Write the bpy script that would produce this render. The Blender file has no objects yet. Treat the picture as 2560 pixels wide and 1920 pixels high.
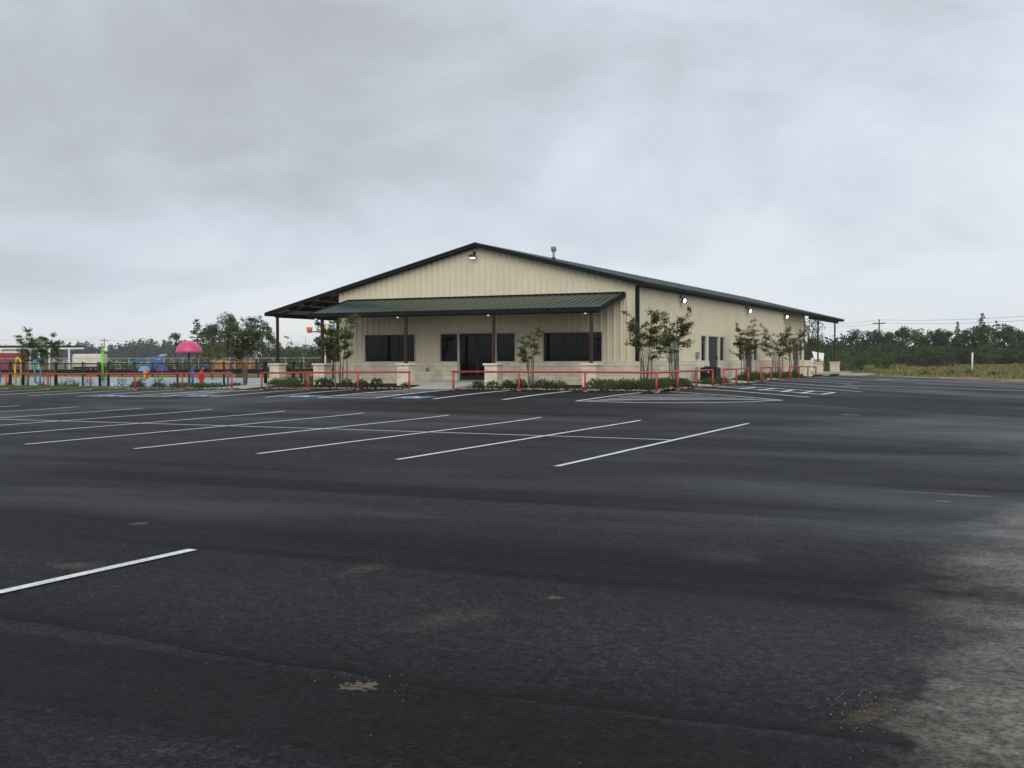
import bpy, bmesh, math, random
import numpy as np
from mathutils import Matrix, Vector

SC = bpy.context.scene
COL = SC.collection
R = math.radians

# ------------------------------------------------------------------ camera
CAMP = (15.6596, -45.4040, 0.9728)
YAW, PITCH, ROLL, FPX = 0.443673, -0.0222725, -0.0023797, 2808.0
def cam_axes():
    cy, sy = math.cos(YAW), math.sin(YAW)
    f0 = Vector((-sy, cy, 0)); r0 = Vector((cy, sy, 0)); u0 = Vector((0, 0, 1))
    f = f0*math.cos(PITCH) + u0*math.sin(PITCH)
    u = u0*math.cos(PITCH) - f0*math.sin(PITCH)
    r = r0*math.cos(ROLL) + u*math.sin(ROLL)
    return r, u*math.cos(ROLL) - r0*math.sin(ROLL), f
cr, cu, cf = cam_axes()
cd = bpy.data.cameras.new('camera'); cam = bpy.data.objects.new('camera', cd); COL.objects.link(cam)
cam.matrix_world = Matrix(((cr.x, cu.x, -cf.x, CAMP[0]), (cr.y, cu.y, -cf.y, CAMP[1]), (cr.z, cu.z, -cf.z, CAMP[2]), (0, 0, 0, 1)))
cd.sensor_width = 36; cd.lens = 36*FPX/2560; cd.clip_start = 0.1; cd.clip_end = 6000
SC.camera = cam

# ------------------------------------------------------------------ world, sun, exposure
SUN_AZ, SUN_EL = R(150), R(38)          # azimuth clockwise from +Y
world = bpy.data.worlds.new('World'); SC.world = world; world.use_nodes = True
wt = world.node_tree; wt.nodes.clear()
def wn(t, **k):
    n = wt.nodes.new(t)
    for a, b in k.items(): setattr(n, a, b)
    return n
def wl(a, b): wt.links.new(a, b)
out = wn('ShaderNodeOutputWorld'); bgn = wn('ShaderNodeBackground')
sky = wn('ShaderNodeTexSky', sky_type='NISHITA'); sky.sun_disc = False
sky.sun_elevation = SUN_EL; sky.sun_rotation = SUN_AZ; sky.dust_density = 3
tc = wn('ShaderNodeTexCoord'); sep = wn('ShaderNodeSeparateXYZ'); wl(tc.outputs['Generated'], sep.inputs[0])
def wmath(op, a, b=None, clamp=False):
    n = wn('ShaderNodeMath', operation=op); n.use_clamp = clamp
    for i, v in enumerate((a, b)):
        if v is None: continue
        if isinstance(v, (int, float)): n.inputs[i].default_value = v
        else: wl(v, n.inputs[i])
    return n.outputs[0]
zc = wmath('MAXIMUM', sep.outputs[2], 0.0)
den = wmath('ADD', zc, 0.30)
cmb = wn('ShaderNodeCombineXYZ')
wl(wmath('DIVIDE', sep.outputs[0], den), cmb.inputs[0]); wl(wmath('DIVIDE', sep.outputs[1], den), cmb.inputs[1])
def cloud_noise(vec, scale, detail, off, rough=0.5, dist=0.0, sc=(1, 1, 1), rot=0):
    mp = wn('ShaderNodeMapping'); wl(vec, mp.inputs[0]); mp.inputs['Location'].default_value = off
    mp.inputs['Scale'].default_value = sc; mp.inputs['Rotation'].default_value = (0, 0, rot)
    n = wn('ShaderNodeTexNoise'); wl(mp.outputs[0], n.inputs['Vector'])
    n.inputs['Scale'].default_value = scale; n.inputs['Detail'].default_value = detail
    n.inputs['Roughness'].default_value = rough; n.inputs['Distortion'].default_value = dist
    return n.outputs['Fac']
n1 = cloud_noise(cmb.outputs[0], 0.62, 2, (2.0, 31.0, 7.0), 0.4, 0.2)                     # broad banks
n2 = cloud_noise(cmb.outputs[0], 1.7, 7, (1.3, 0.6, 0), 0.58, 0.5)             # billows
n3 = cloud_noise(tc.outputs['Generated'], 5.0, 8, (2.1, 3.3, 1.0), 0.62, 0.8, (1, 1, 1.8))   # ragged detail
den_mix = wmath('ADD', wmath('ADD', wmath('MULTIPLY', n1, 0.56), wmath('MULTIPLY', n2, 0.28)), wmath('MULTIPLY', n3, 0.18))
low = wmath('MULTIPLY', wmath('POWER', wmath('SUBTRACT', 1.0, zc), 12.0), 0.43)
den_mix = wmath('SUBTRACT', wmath('ADD', den_mix, low), 0.045)
ramp = wn('ShaderNodeValToRGB'); wl(den_mix, ramp.inputs[0])
cr_ = ramp.color_ramp; cr_.elements[0].position = 0.35; cr_.elements[0].color = (0.355, 0.368, 0.39, 1)
cr_.elements[1].position = 0.76; cr_.elements[1].color = (0.76, 0.78, 0.785, 1)
e = cr_.elements.new(0.45); e.color = (0.445, 0.472, 0.515, 1)
e = cr_.elements.new(0.54); e.color = (0.555, 0.605, 0.68, 1)
e = cr_.elements.new(0.63); e.color = (0.675, 0.73, 0.795, 1)
mixw = wn('ShaderNodeMix', data_type='RGBA'); mixw.inputs['Factor'].default_value = 0.95
skys = wn('ShaderNodeMix', data_type='RGBA', blend_type='MULTIPLY'); skys.inputs['Factor'].default_value = 1
wl(sky.outputs[0], skys.inputs['A']); skys.inputs['B'].default_value = (0.08, 0.08, 0.08, 1)
wl(skys.outputs['Result'], mixw.inputs['A']); wl(ramp.outputs[0], mixw.inputs['B'])
wl(mixw.outputs['Result'], bgn.inputs['Color']); bgn.inputs['Strength'].default_value = 1.0
wl(bgn.outputs[0], out.inputs['Surface'])

sd = bpy.data.lights.new('sun', 'SUN'); sun = bpy.data.objects.new('sun', sd); COL.objects.link(sun)
sd.energy = 1.5; sd.angle = R(55); sd.color = (1.0, 0.96, 0.90)
sv = Vector((math.sin(SUN_AZ)*math.cos(SUN_EL), math.cos(SUN_AZ)*math.cos(SUN_EL), math.sin(SUN_EL)))
sun.rotation_euler = sv.to_track_quat('Z', 'Y').to_euler()
SC.view_settings.view_transform = 'Standard'; SC.view_settings.look = 'None'
SC.view_settings.exposure = 0.22; SC.view_settings.gamma = 1.0; SC.view_settings.use_curve_mapping = False
SC.cycles.max_bounces = 6; SC.cycles.transparent_max_bounces = 12; SC.cycles.volume_bounces = 0

# ------------------------------------------------------------------ ground shape
YF, XS = -5.915, 2.7635
Q = (-0.61597, -0.00081, 0.09542, 0.28449, -0.00025, 14.234, -0.00748, 0.004, -0.01668, -0.00692, -0.14645, -0.04986)
def smooth(t):
    t = min(max(t, 0.0), 1.0); return t*t*(3-2*t)
def zlot(x, y):
    """height of the asphalt: a flat lot that rises towards the kerb line along the building"""
    y0 = y
    x = min(max(x, -36), 22); y = min(max(y, -50), 34)
    a, b, c, h0, h1, w, cc, hs, h2, h3, e1, e2 = Q
    dx = max(x-XS, 0.0); dy = max(YF-y, 0.0); d = math.hypot(dx, dy)
    ang = math.atan2(dx, dy+1e-9)/(math.pi/2)
    t = max(min(x-XS, 0), -36.0); t2 = min(max(y-YF, 0), 32.0)
    hf = h0+h1*t+h2*t*t/20+h3*t**3/400; hsd = h0+hs*t2
    h = hf*(1-ang)+hsd*ang if d > 0 else hf
    if dy == 0 and dx > 0: h = hsd
    z = a+b*x/20+c*(y+25)/20+cc*((y+25)/20)**2+e1*x*(y+25)/400+e2*(x/20)**2+h*(1-smooth(d/w))
    return z-0.012*min(max(y0-18, 0), 42)

# ------------------------------------------------------------------ helpers
class MB:
    def __init__(s): s.v = []; s.f = []
    def add(s, vs, fs):
        o = len(s.v); s.v += [tuple(p) for p in vs]; s.f += [tuple(i+o for i in f) for f in fs]; return s
    def box(s, x0, y0, z0, x1, y1, z1):
        return s.add([(x0,y0,z0),(x1,y0,z0),(x1,y1,z0),(x0,y1,z0),(x0,y0,z1),(x1,y0,z1),(x1,y1,z1),(x0,y1,z1)],
                     [(0,3,2,1),(4,5,6,7),(0,1,5,4),(1,2,6,5),(2,3,7,6),(3,0,4,7)])
    def hexa(s, bot, top):
        return s.add(list(bot)+list(top), [(0,3,2,1),(4,5,6,7),(0,1,5,4),(1,2,6,5),(2,3,7,6),(3,0,4,7)])
    def tube(s, pts, r, n=8, caps=True):
        pts = [Vector(p) for p in pts]; rs = r if isinstance(r, (list, tuple)) else [r]*len(pts)
        rings = []
        up = None
        for i, p in enumerate(pts):
            d = (pts[min(i+1, len(pts)-1)]-pts[max(i-1, 0)]).normalized()
            ref = Vector((0, 0, 1)) if abs(d.z) < 0.95 else Vector((1, 0, 0))
            a = d.cross(ref).normalized(); b = d.cross(a)
            if up is not None:
                a = (up - d*up.dot(d)).normalized() if (up - d*up.dot(d)).length > 1e-4 else a; b = d.cross(a)
            up = a
            rings.append([p+a*math.cos(2*math.pi*k/n)*rs[i]+b*math.sin(2*math.pi*k/n)*rs[i] for k in range(n)])
        vs = [v for rg in rings for v in rg]; fs = []
        for i in range(len(pts)-1):
            for k in range(n):
                k2 = (k+1) % n; fs.append((i*n+k, i*n+k2, (i+1)*n+k2, (i+1)*n+k))
        if caps: fs += [tuple(range(n))[::-1], tuple((len(pts)-1)*n+k for k in range(n))]
        return s.add(vs, fs)
    def lathe(s, prof, n=16, cx=0, cy=0):
        vs = []; fs = []
        for (r, z) in prof:
            for k in range(n): vs.append((cx+r*math.cos(2*math.pi*k/n), cy+r*math.sin(2*math.pi*k/n), z))
        for i in range(len(prof)-1):
            for k in range(n):
                k2 = (k+1) % n; fs.append((i*n+k, i*n+k2, (i+1)*n+k2, (i+1)*n+k))
        return s.add(vs, fs)
    def prism(s, poly, y0, y1):
        """poly in xz, extruded along y"""
        n = len(poly)
        vs = [(x, y0, z) for x, z in poly]+[(x, y1, z) for x, z in poly]
        return s.add(vs, [tuple(range(n)), tuple(range(2*n-1, n-1, -1))]+[(i, i+n, (i+1) % n+n, (i+1) % n) for i in range(n)])
    def mesh(s, name):
        m = bpy.data.meshes.new(name); m.from_pydata(s.v, [], s.f); m.update(); return m
def link(name, mesh, mat, parent=None, loc=None, rz=0.0, smooth_=False, bevel=0.0):
    if mat is not None and not mesh.materials: mesh.materials.append(mat)
    if smooth_: mesh.polygons.foreach_set('use_smooth', [True]*len(mesh.polygons))
    if bevel:
        bm = bmesh.new(); bm.from_mesh(mesh)
        bmesh.ops.bevel(bm, geom=[e for e in bm.edges if e.is_manifold and e.calc_face_angle(0) > 0.6], offset=bevel, segments=1, affect='EDGES')
        bm.to_mesh(mesh); bm.free()
    o = bpy.data.objects.new(name, mesh); COL.objects.link(o)
    if parent: o.parent = parent
    if loc is not None: o.location = loc
    if rz: o.rotation_euler = (0, 0, rz)
    return o
def obj(name, mb, mat, parent=None, **k): return link(name, mb.mesh(name), mat, parent, **k)
def thing(name, label, cat, loc=(0, 0, 0), rz=0.0, group=None):
    o = bpy.data.objects.new(name, None); COL.objects.link(o); o.location = loc; o.rotation_euler = (0, 0, rz)
    o.empty_display_size = 0.1
    return tag(o, label, cat, group)
def tag(o, label=None, cat=None, group=None, kind=None):
    if label: o['label'] = label
    if cat: o['category'] = cat
    if group: o['group'] = group
    if kind: o['kind'] = kind
    return o
def copy_tree(o, parent=None):
    c = o.copy(); COL.objects.link(c); c.parent = parent
    for ch in o.children: copy_tree(ch, c)
    return c
def quads_mesh(name, P):
    """P: (N,4,3) array -> mesh of N quads"""
    P = np.asarray(P, np.float32); n = len(P)
    m = bpy.data.meshes.new(name)
    m.vertices.add(n*4); m.vertices.foreach_set('co', P.reshape(-1))
    m.loops.add(n*4); m.loops.foreach_set('vertex_index', np.arange(n*4, dtype=np.int32))
    m.polygons.add(n); m.polygons.foreach_set('loop_start', np.arange(0, n*4, 4, dtype=np.int32))
    m.polygons.foreach_set('loop_total', np.full(n, 4, np.int32)); m.update(calc_edges=True); return m
def leaves(centers, dirs, nrm, L, W):
    """rhombic leaves: centres (N,3), long axis dirs, rough normals"""
    c = np.asarray(centers, float); d = np.asarray(dirs, float); n = np.asarray(nrm, float)
    d /= np.linalg.norm(d, axis=1, keepdims=True)+1e-9
    s = np.cross(d, n); s /= np.linalg.norm(s, axis=1, keepdims=True)+1e-9
    L = np.asarray(L).reshape(-1, 1)*np.ones((len(c), 1)); W = np.asarray(W).reshape(-1, 1)*np.ones((len(c), 1))
    return np.stack([c-d*L/2, c+s*W/2, c+d*L/2, c-s*W/2], 1)

# ------------------------------------------------------------------ materials
def new_mat(name):
    m = bpy.data.materials.new(name); m.use_nodes = True
    nt = m.node_tree; b = nt.nodes['Principled BSDF']; return m, nt, b
def setp(b, rough=0.6, spec=0.3, metal=0.0):
    b.inputs['Roughness'].default_value = rough; b.inputs['Specular IOR Level'].default_value = spec; b.inputs['Metallic'].default_value = metal
class NT:
    def __init__(s, nt): s.nt = nt
    def n(s, t, **k):
        n = s.nt.nodes.new(t)
        for a, b in k.items(): setattr(n, a, b)
        return n
    def l(s, a, b): s.nt.links.new(a, b)
    def val(s, inp, v):
        if isinstance(v, (int, float, tuple)): inp.default_value = v
        else: s.l(v, inp)
    def math(s, op, a, b=0.0, clamp=False):
        n = s.n('ShaderNodeMath', operation=op); n.use_clamp = clamp; s.val(n.inputs[0], a); s.val(n.inputs[1], b); return n.outputs[0]
    def coord(s, scale=(1, 1, 1), loc=(0, 0, 0), rot=(0, 0, 0), kind='Object'):
        t = s.n('ShaderNodeTexCoord'); m = s.n('ShaderNodeMapping'); s.l(t.outputs[kind], m.inputs[0])
        m.inputs['Scale'].default_value = scale; m.inputs['Location'].default_value = loc; m.inputs['Rotation'].default_value = rot
        return m.outputs[0]
    def geo(s, scale=(1, 1, 1), loc=(0, 0, 0), rot=(0, 0, 0)):
        t = s.n('ShaderNodeNewGeometry'); m = s.n('ShaderNodeMapping'); s.l(t.outputs['Position'], m.inputs[0])
        m.inputs['Scale'].default_value = scale; m.inputs['Location'].default_value = loc; m.inputs['Rotation'].default_value = rot
        return m.outputs[0]
    def noise(s, vec, scale, detail=4, rough=0.55, dist=0.0):
        n = s.n('ShaderNodeTexNoise'); s.l(vec, n.inputs['Vector']); n.inputs['Scale'].default_value = scale
        n.inputs['Detail'].default_value = detail; n.inputs['Roughness'].default_value = rough; n.inputs['Distortion'].default_value = dist
        return n.outputs['Fac']
    def ramp(s, fac, stops):
        r = s.n('ShaderNodeValToRGB'); s.l(fac, r.inputs[0]); cr = r.color_ramp
        while len(cr.elements) < len(stops): cr.elements.new(0.5)
        for e, (p, c) in zip(cr.elements, stops):
            e.position = p; e.color = (c, c, c, 1) if isinstance(c, (int, float)) else (*c, 1)
        return r.outputs[0]
    def mix(s, fac, a, b, mode='MIX'):
        n = s.n('ShaderNodeMix', data_type='RGBA', blend_type=mode); s.val(n.inputs['Factor'], fac)
        for k, v in (('A', a), ('B', b)):
            if isinstance(v, tuple): n.inputs[k].default_value = (*v[:3], 1)
            else: s.l(v, n.inputs[k])
        return n.outputs['Result']
    def bump(s, h, strength=0.3, dist=0.01):
        b = s.n('ShaderNodeBump'); s.l(h, b.inputs['Height']); b.inputs['Strength'].default_value = strength; b.inputs['Distance'].default_value = dist
        return b.outputs[0]

def plain(name, col, rough=0.6, spec=0.3, metal=0.0, var=0.12, scale=3.0, bump=0.0, bscale=60, obj_random=0.0):
    m, nt, b = new_mat(name); N = NT(nt); setp(b, rough, spec, metal)
    f = N.noise(N.geo(), scale, 5)
    lo = tuple(c*(1-var) for c in col); hi = tuple(min(1, c*(1+var)) for c in col)
    c = N.ramp(f, [(0.3, lo), (0.7, hi)])
    if obj_random:
        oi = N.n('ShaderNodeObjectInfo')
        k = N.ramp(oi.outputs['Random'], [(0, 1-obj_random), (1, 1.0)])
        c = N.mix(1.0, c, k, 'MULTIPLY')
    N.l(c, b.inputs['Base Color'])
    if bump: N.l(N.bump(N.noise(N.geo(), bscale, 4), bump), b.inputs['Normal'])
    return m

MAT = {}
# asphalt -------------------------------------------------------------
def asphalt():
    m, nt, b = new_mat('asphalt'); N = NT(nt)
    g = N.geo()
    lanes = N.noise(N.geo(scale=(0.035, 0.42, 1), rot=(0, 0, R(1.5))), 1.0, 4, 0.55, 0.15)    # paver passes run along x
    lanes2 = N.noise(N.geo(scale=(0.02, 1.1, 1), rot=(0, 0, R(2)), loc=(0, 3, 0)), 1.0, 3, 0.5, 0.1)
    big = N.noise(g, 0.16, 4, 0.55); med = N.noise(g, 0.9, 5, 0.6)
    grain = N.noise(g, 55, 4, 0.7); grain2 = N.noise(g, 17, 4, 0.65)
    c = N.ramp(lanes, [(0.30, (0.0065, 0.0067, 0.0072)), (0.44, (0.0150, 0.0152, 0.0160)), (0.7, (0.0215, 0.0219, 0.0233))])
    c = N.mix(1.0, c, N.ramp(lanes2, [(0.37, 0.38), (0.43, 1.0), (0.8, 1.1)]), 'MULTIPLY')
    c = N.mix(1.0, c, N.ramp(big, [(0.3, 0.82), (0.7, 1.22)]), 'MULTIPLY')
    c = N.mix(1.0, c, N.ramp(med, [(0.3, 0.88), (0.7, 1.12)]), 'MULTIPLY')
    c = N.mix(1.0, c, N.ramp(grain2, [(0.3, 0.55), (0.7, 1.4)]), 'MULTIPLY')
    c = N.mix(1.0, c, N.ramp(grain, [(0.28, 0.25), (0.5, 0.95), (0.75, 2.1)]), 'MULTIPLY')
    speck = N.noise(g, 95, 2, 0.5); clump = N.noise(g, 6.5, 5, 0.7)
    c = N.mix(1.0, c, N.ramp(clump, [(0.34, 0.62), (0.5, 1.0), (0.68, 1.35)]), 'MULTIPLY')
    c = N.mix(N.ramp(speck, [(0.70, 0.0), (0.76, 0.55)]), c, (0.16, 0.15, 0.135))
    # cold joints between paver passes
    sp = N.n('ShaderNodeSeparateXYZ'); N.l(g, sp.inputs[0])
    wob = N.noise(N.geo(scale=(0.25, 0.25, 1)), 1.0, 3, 0.5); wob2 = N.noise(N.geo(scale=(1.5, 1.5, 1)), 1.0, 3, 0.6)
    yy = N.math('ADD', N.math('ADD', sp.outputs[1], N.math('MULTIPLY', sp.outputs[0], 0.03)), N.math('ADD', N.math('MULTIPLY', wob, 0.9), N.math('MULTIPLY', wob2, 0.16)))
    fr = N.math('FRACT', N.math('DIVIDE', yy, 3.3))
    seam = N.ramp(fr, [(0.0, 0.22), (0.016, 0.34), (0.06, 0.74), (0.22, 1.06)])
    keep = N.ramp(N.noise(N.geo(scale=(0.09, 0.3, 1), loc=(7, 2, 0)), 1.0, 3, 0.5), [(0.36, 0.25), (0.52, 1.0)])
    c = N.mix(keep, c, N.mix(1.0, c, seam, 'MULTIPLY'))
    # dust and spilled sand, each where it lies on the lot
    pos = N.n('ShaderNodeNewGeometry').outputs['Position']
    def spot(cx, cy, rx, ry, rot, col, amount, ns, cut, soft=0.12):
        nonlocal c
        mp = N.n('ShaderNodeMapping', vector_type='TEXTURE'); N.l(pos, mp.inputs[0])
        mp.inputs['Location'].default_value = (cx, cy, 0); mp.inputs['Rotation'].default_value = (0, 0, rot); mp.inputs['Scale'].default_value = (rx, ry, 1000)
        ln = N.n('ShaderNodeVectorMath', operation='LENGTH'); N.l(mp.outputs[0], ln.inputs[0])
        fall = N.ramp(ln.outputs['Value'], [(0.0, 1.0), (1.0, 0.0)])
        tex = N.noise(g, ns, 6, 0.62)
        k = N.math('MULTIPLY', N.math('ADD', fall, N.math('MULTIPLY', N.math('SUBTRACT', tex, 0.5), 1.5)), 1.0)
        k = N.ramp(k, [(cut, 0.0), (cut+soft, 1.0)])
        k = N.math('MULTIPLY', N.math('MULTIPLY', k, amount), N.ramp(ln.outputs['Value'], [(0.7, 1.0), (1.15, 0.0)]))
        c = N.mix(k, c, col)
    spot(16.9, -36.0, 2.4, 8.5, R(0), (0.23, 0.222, 0.203), 0.88, 1.3, 0.04, 0.75)     # dusty tracked-in strip
    spot(16.2, -40.0, 1.5, 1.9, R(0), (0.22, 0.20, 0.16), 0.78, 3.8, 0.16, 0.6)
    spot(14.95, -40.15, 0.55, 0.20, R(70), (0.060, 0.048, 0.028), 0.8, 9, 0.50, 0.3)
    spot(12.61, -40.74, 0.26, 0.22, R(20), (0.15, 0.125, 0.085), 0.85, 26, 0.66, 0.12)
    spot(12.67, -38.46, 0.16, 0.14, 0, (0.11, 0.10, 0.08), 0.7, 11, 0.60, 0.15)
    spot(7.54, -36.94, 0.22, 0.2, 0, (0.10, 0.092, 0.078), 0.8, 8, 0.5, 0.25)
    spot(8.75, -38.9, 0.45, 0.35, 0, (0.085, 0.078, 0.066), 0.55, 5, 0.45, 0.4)
    spot(10.9, -38.1, 0.25, 0.7, 0, (0.065, 0.06, 0.052), 0.6, 9, 0.40, 0.5)
    spot(12.3, -39.3, 0.35, 0.9, R(-20), (0.06, 0.056, 0.05), 0.55, 7, 0.40, 0.5)
    spot(13.3, -36.4, 0.7, 0.6, 0, (0.045, 0.044, 0.046), 0.6, 4, 0.40, 0.5)
    spot(9.6, -35.4, 1.1, 0.35, R(-6), (0.05, 0.048, 0.046), 0.6, 3, 0.40, 0.5)
    spot(14.63, -31.92, 0.2, 0.14, 0, (0.20, 0.185, 0.15), 0.8, 9, 0.55, 0.15)
    spot(14.6, -31.2, 1.6, 0.22, R(-4), (0.13, 0.118, 0.09), 0.7, 4, 0.5, 0.25)
    spot(16.4, -23.0, 2.8, 9.0, 0, (0.11, 0.104, 0.094), 0.65, 0.7, 0.35, 0.5)
    spot(19.0, -8.0, 7.0, 10.0, 0, (0.07, 0.067, 0.062), 0.5, 0.5, 0.35, 0.5)
    spot(9.5, -42.6, 8.0, 2.6, R(-14), (0.0085, 0.0085, 0.009), 0.75, 1.2, 0.30, 0.45)     # darker, newer pass
    c = N.mix(1.0, c, N.ramp(grain2, [(0.34, 0.70), (0.5, 1.0), (0.70, 1.22)]), 'MULTIPLY')
    c = N.mix(1.0, c, N.ramp(N.noise(g, 34, 4, 0.75), [(0.32, 0.45), (0.5, 1.0), (0.70, 1.45)]), 'MULTIPLY')
    N.l(c, b.inputs['Base Color'])
    damp = N.noise(N.geo(scale=(0.11, 0.22, 1), loc=(4.2, 1.7, 0)), 1.0, 4, 0.5, 0.4)
    rr = N.ramp(damp, [(0.36, 0.42), (0.60, 0.68)])
    N.l(rr, b.inputs['Roughness']); b.inputs['Specular IOR Level'].default_value = 0.09
    N.l(N.bump(grain, 0.8, 0.008), b.inputs['Normal'])
    return m
MAT['asphalt'] = asphalt()
def paint(name, col, wear=0.5):
    m, nt, b = new_mat(name); N = NT(nt); setp(b, 0.6, 0.3)
    g = N.geo(); w = N.noise(g, 38, 5, 0.7); w2 = N.noise(g, 1.6, 4, 0.6)
    c = N.mix(N.ramp(w, [(0.34, 0.9*wear), (0.50, 0.0)]), col, (0.06, 0.06, 0.065))
    c = N.mix(1.0, c, N.ramp(w2, [(0.3, 0.78), (0.7, 1.0)]), 'MULTIPLY')
    N.l(c, b.inputs['Base Color']); N.l(N.bump(w, 0.2, 0.004), b.inputs['Normal']); return m
MAT['line'] = paint('white_line_paint', (0.78, 0.79, 0.78), 0.6)
MAT['bluepaint'] = paint('blue_marking_paint', (0.17, 0.235, 0.40), 0.7)
MAT['siding'] = plain('beige_metal_siding', (0.70, 0.63, 0.455), 0.45, 0.35, 0, 0.05, 0.7, 0.0)
MAT['soffit'] = plain('pale_galvanised_underside', (0.40, 0.40, 0.38), 0.5, 0.3, 0.0, 0.08, 1.0)
MAT['trim'] = plain('dark_green_metal_trim', (0.009, 0.0125, 0.012), 0.65, 0.15, 0, 0.1, 0.8)
MAT['roof'] = plain('dark_green_metal_roof', (0.018, 0.036, 0.030), 0.30, 0.5, 0, 0.10, 0.7)
MAT['steel'] = plain('dark_primed_steel', (0.016, 0.014, 0.014), 0.6, 0.3, 0, 0.2, 2)
MAT['post'] = plain('oxide_brown_post', (0.050, 0.019, 0.017), 0.5, 0.4, 0, 0.15, 4)
MAT['stone'] = plain('cream_limestone', (0.78, 0.71, 0.555), 0.9, 0.15, 0, 0.15, 2.2, 0.35, 45, 0.14)
MAT['mortar'] = plain('pale_mortar', (0.66, 0.595, 0.46), 0.95, 0.1, 0, 0.1, 8)
MAT['stonecap'] = plain('pale_stone_cap', (0.74, 0.68, 0.53), 0.85, 0.2, 0, 0.1, 4, 0.25, 40)
MAT['frame'] = plain('light_window_frame', (0.52, 0.50, 0.44), 0.45, 0.35, 0, 0.05, 3)
MAT['door'] = plain('charcoal_door', (0.030, 0.032, 0.034), 0.5, 0.35, 0, 0.1, 2)
def glass():
    m, nt, b = new_mat('tinted_glass'); setp(b, 0.05, 0.2); b.inputs['Base Color'].default_value = (0.0015, 0.002, 0.002, 1); return m
MAT['glass'] = glass()
MAT['red'] = plain('red_painted_pipe', (0.44, 0.052, 0.042), 0.42, 0.4, 0, 0.14, 3)
MAT['concrete'] = plain('grey_concrete', (0.40, 0.39, 0.35), 0.9, 0.2, 0, 0.16, 1.4, 0.3, 60)
MAT['mulch'] = plain('brown_mulch', (0.042, 0.024, 0.015), 0.95, 0.1, 0, 0.6, 9, 0.9, 40)
MAT['rock'] = plain('tan_edging_rock', (0.24, 0.19, 0.14), 0.9, 0.2, 0, 0.45, 6, 0.3, 40)
MAT['black'] = plain('black_coating', (0.010, 0.010, 0.011), 0.5, 0.35, 0, 0.15, 3)
MAT['galv'] = plain('galvanised_steel', (0.38, 0.39, 0.40), 0.45, 0.5, 0.4, 0.1, 3)
MAT['greybox'] = plain('grey_enamel', (0.22, 0.23, 0.23), 0.5, 0.4, 0, 0.1, 3)
MAT['stake'] = plain('weathered_wood', (0.20, 0.135, 0.075), 0.85, 0.2, 0, 0.25, 12)
MAT['bark'] = plain('pale_bark', (0.15, 0.115, 0.085), 0.85, 0.2, 0, 0.3, 14)
MAT['darkbark'] = plain('dark_bark', (0.055, 0.043, 0.034), 0.9, 0.15, 0, 0.3, 3)
def foliage(name, a, b_, scale=1.6, rough=0.6, trans=0.25):
    m, nt, b = new_mat(name); N = NT(nt); setp(b, rough, 0.25)
    f = N.noise(N.geo(), scale, 4, 0.7); oi = N.n('ShaderNodeObjectInfo')
    c = N.ramp(f, [(0.32, a), (0.68, b_)])
    c = N.mix(1.0, c, N.ramp(oi.outputs['Random'], [(0, 0.78), (1, 1.15)]), 'MULTIPLY')
    N.l(c, b.inputs['Base Color'])
    tr = N.n('ShaderNodeBsdfTranslucent'); N.l(c, tr.inputs['Color'])
    mx = N.n('ShaderNodeMixShader'); mx.inputs[0].default_value = trans
    N.l(b.outputs[0], mx.inputs[1]); N.l(tr.outputs[0], mx.inputs[2])
    N.l(mx.outputs[0], nt.nodes['Material Output'].inputs['Surface']); return m
MAT['crepe'] = foliage('crepe_leaf', (0.082, 0.118, 0.032), (0.165, 0.205, 0.064), 5, 0.6, 0.4)
MAT['crepe_red'] = foliage('crepe_leaf_bronze', (0.092, 0.115, 0.034), (0.165, 0.175, 0.062), 5, 0.6, 0.4)
MAT['shrub'] = foliage('shrub_leaf', (0.028, 0.048, 0.016), (0.075, 0.110, 0.036), 6)
MAT['juniper'] = foliage('juniper_leaf', (0.050, 0.075, 0.020), (0.110, 0.145, 0.044), 5)
MAT['oak'] = foliage('broadleaf', (0.026, 0.044, 0.017), (0.072, 0.102, 0.036), 0.5)
MAT['oak2'] = foliage('broadleaf_light', (0.042, 0.066, 0.020), (0.10, 0.138, 0.044), 0.5)
MAT['pine'] = foliage('pine_needle', (0.022, 0.034, 0.018), (0.050, 0.068, 0.034), 0.6)
MAT['forest'] = foliage('far_forest_leaf', (0.024, 0.034, 0.020), (0.048, 0.060, 0.034), 0.12)
MAT['dryleaf'] = foliage('dry_brush', (0.040, 0.024, 0.014), (0.10, 0.065, 0.036), 0.8)
MAT['grass'] = foliage('lawn_blade', (0.10, 0.16, 0.025), (0.19, 0.26, 0.05), 1.2)
MAT['weeds'] = foliage('field_grass_blade', (0.16, 0.165, 0.055), (0.28, 0.26, 0.11), 0.25)
MAT['yucca'] = foliage('yucca_blade', (0.035, 0.05, 0.022), (0.08, 0.10, 0.05), 4)
MAT['yellowshrub'] = foliage('yellow_green_leaf', (0.09, 0.10, 0.03), (0.17, 0.165, 0.06), 4)
def flat(name, c, rough=0.4, spec=0.4): return plain(name, c, rough, spec, 0, 0.06, 2)
MAT['pink'] = flat('pink_fibreglass', (0.62, 0.07, 0.19), 0.35)
MAT['greenpole'] = flat('dark_green_pole', (0.02, 0.085, 0.03))
MAT['lime'] = flat('lime_paint', (0.19, 0.55, 0.05))
MAT['limepale'] = flat('pale_lime_nozzle', (0.62, 0.75, 0.55))
MAT['yellow'] = flat('yellow_paint', (0.68, 0.50, 0.06))
MAT['teal'] = flat('teal_paint', (0.05, 0.30, 0.36))
MAT['purple'] = flat('purple_paint', (0.085, 0.05, 0.22))
MAT['violet'] = flat('violet_paint', (0.19, 0.06, 0.25))
MAT['blue'] = flat('blue_paint', (0.03, 0.10, 0.46))
MAT['skyblue'] = flat('sky_blue_paint', (0.13, 0.32, 0.66))
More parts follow.
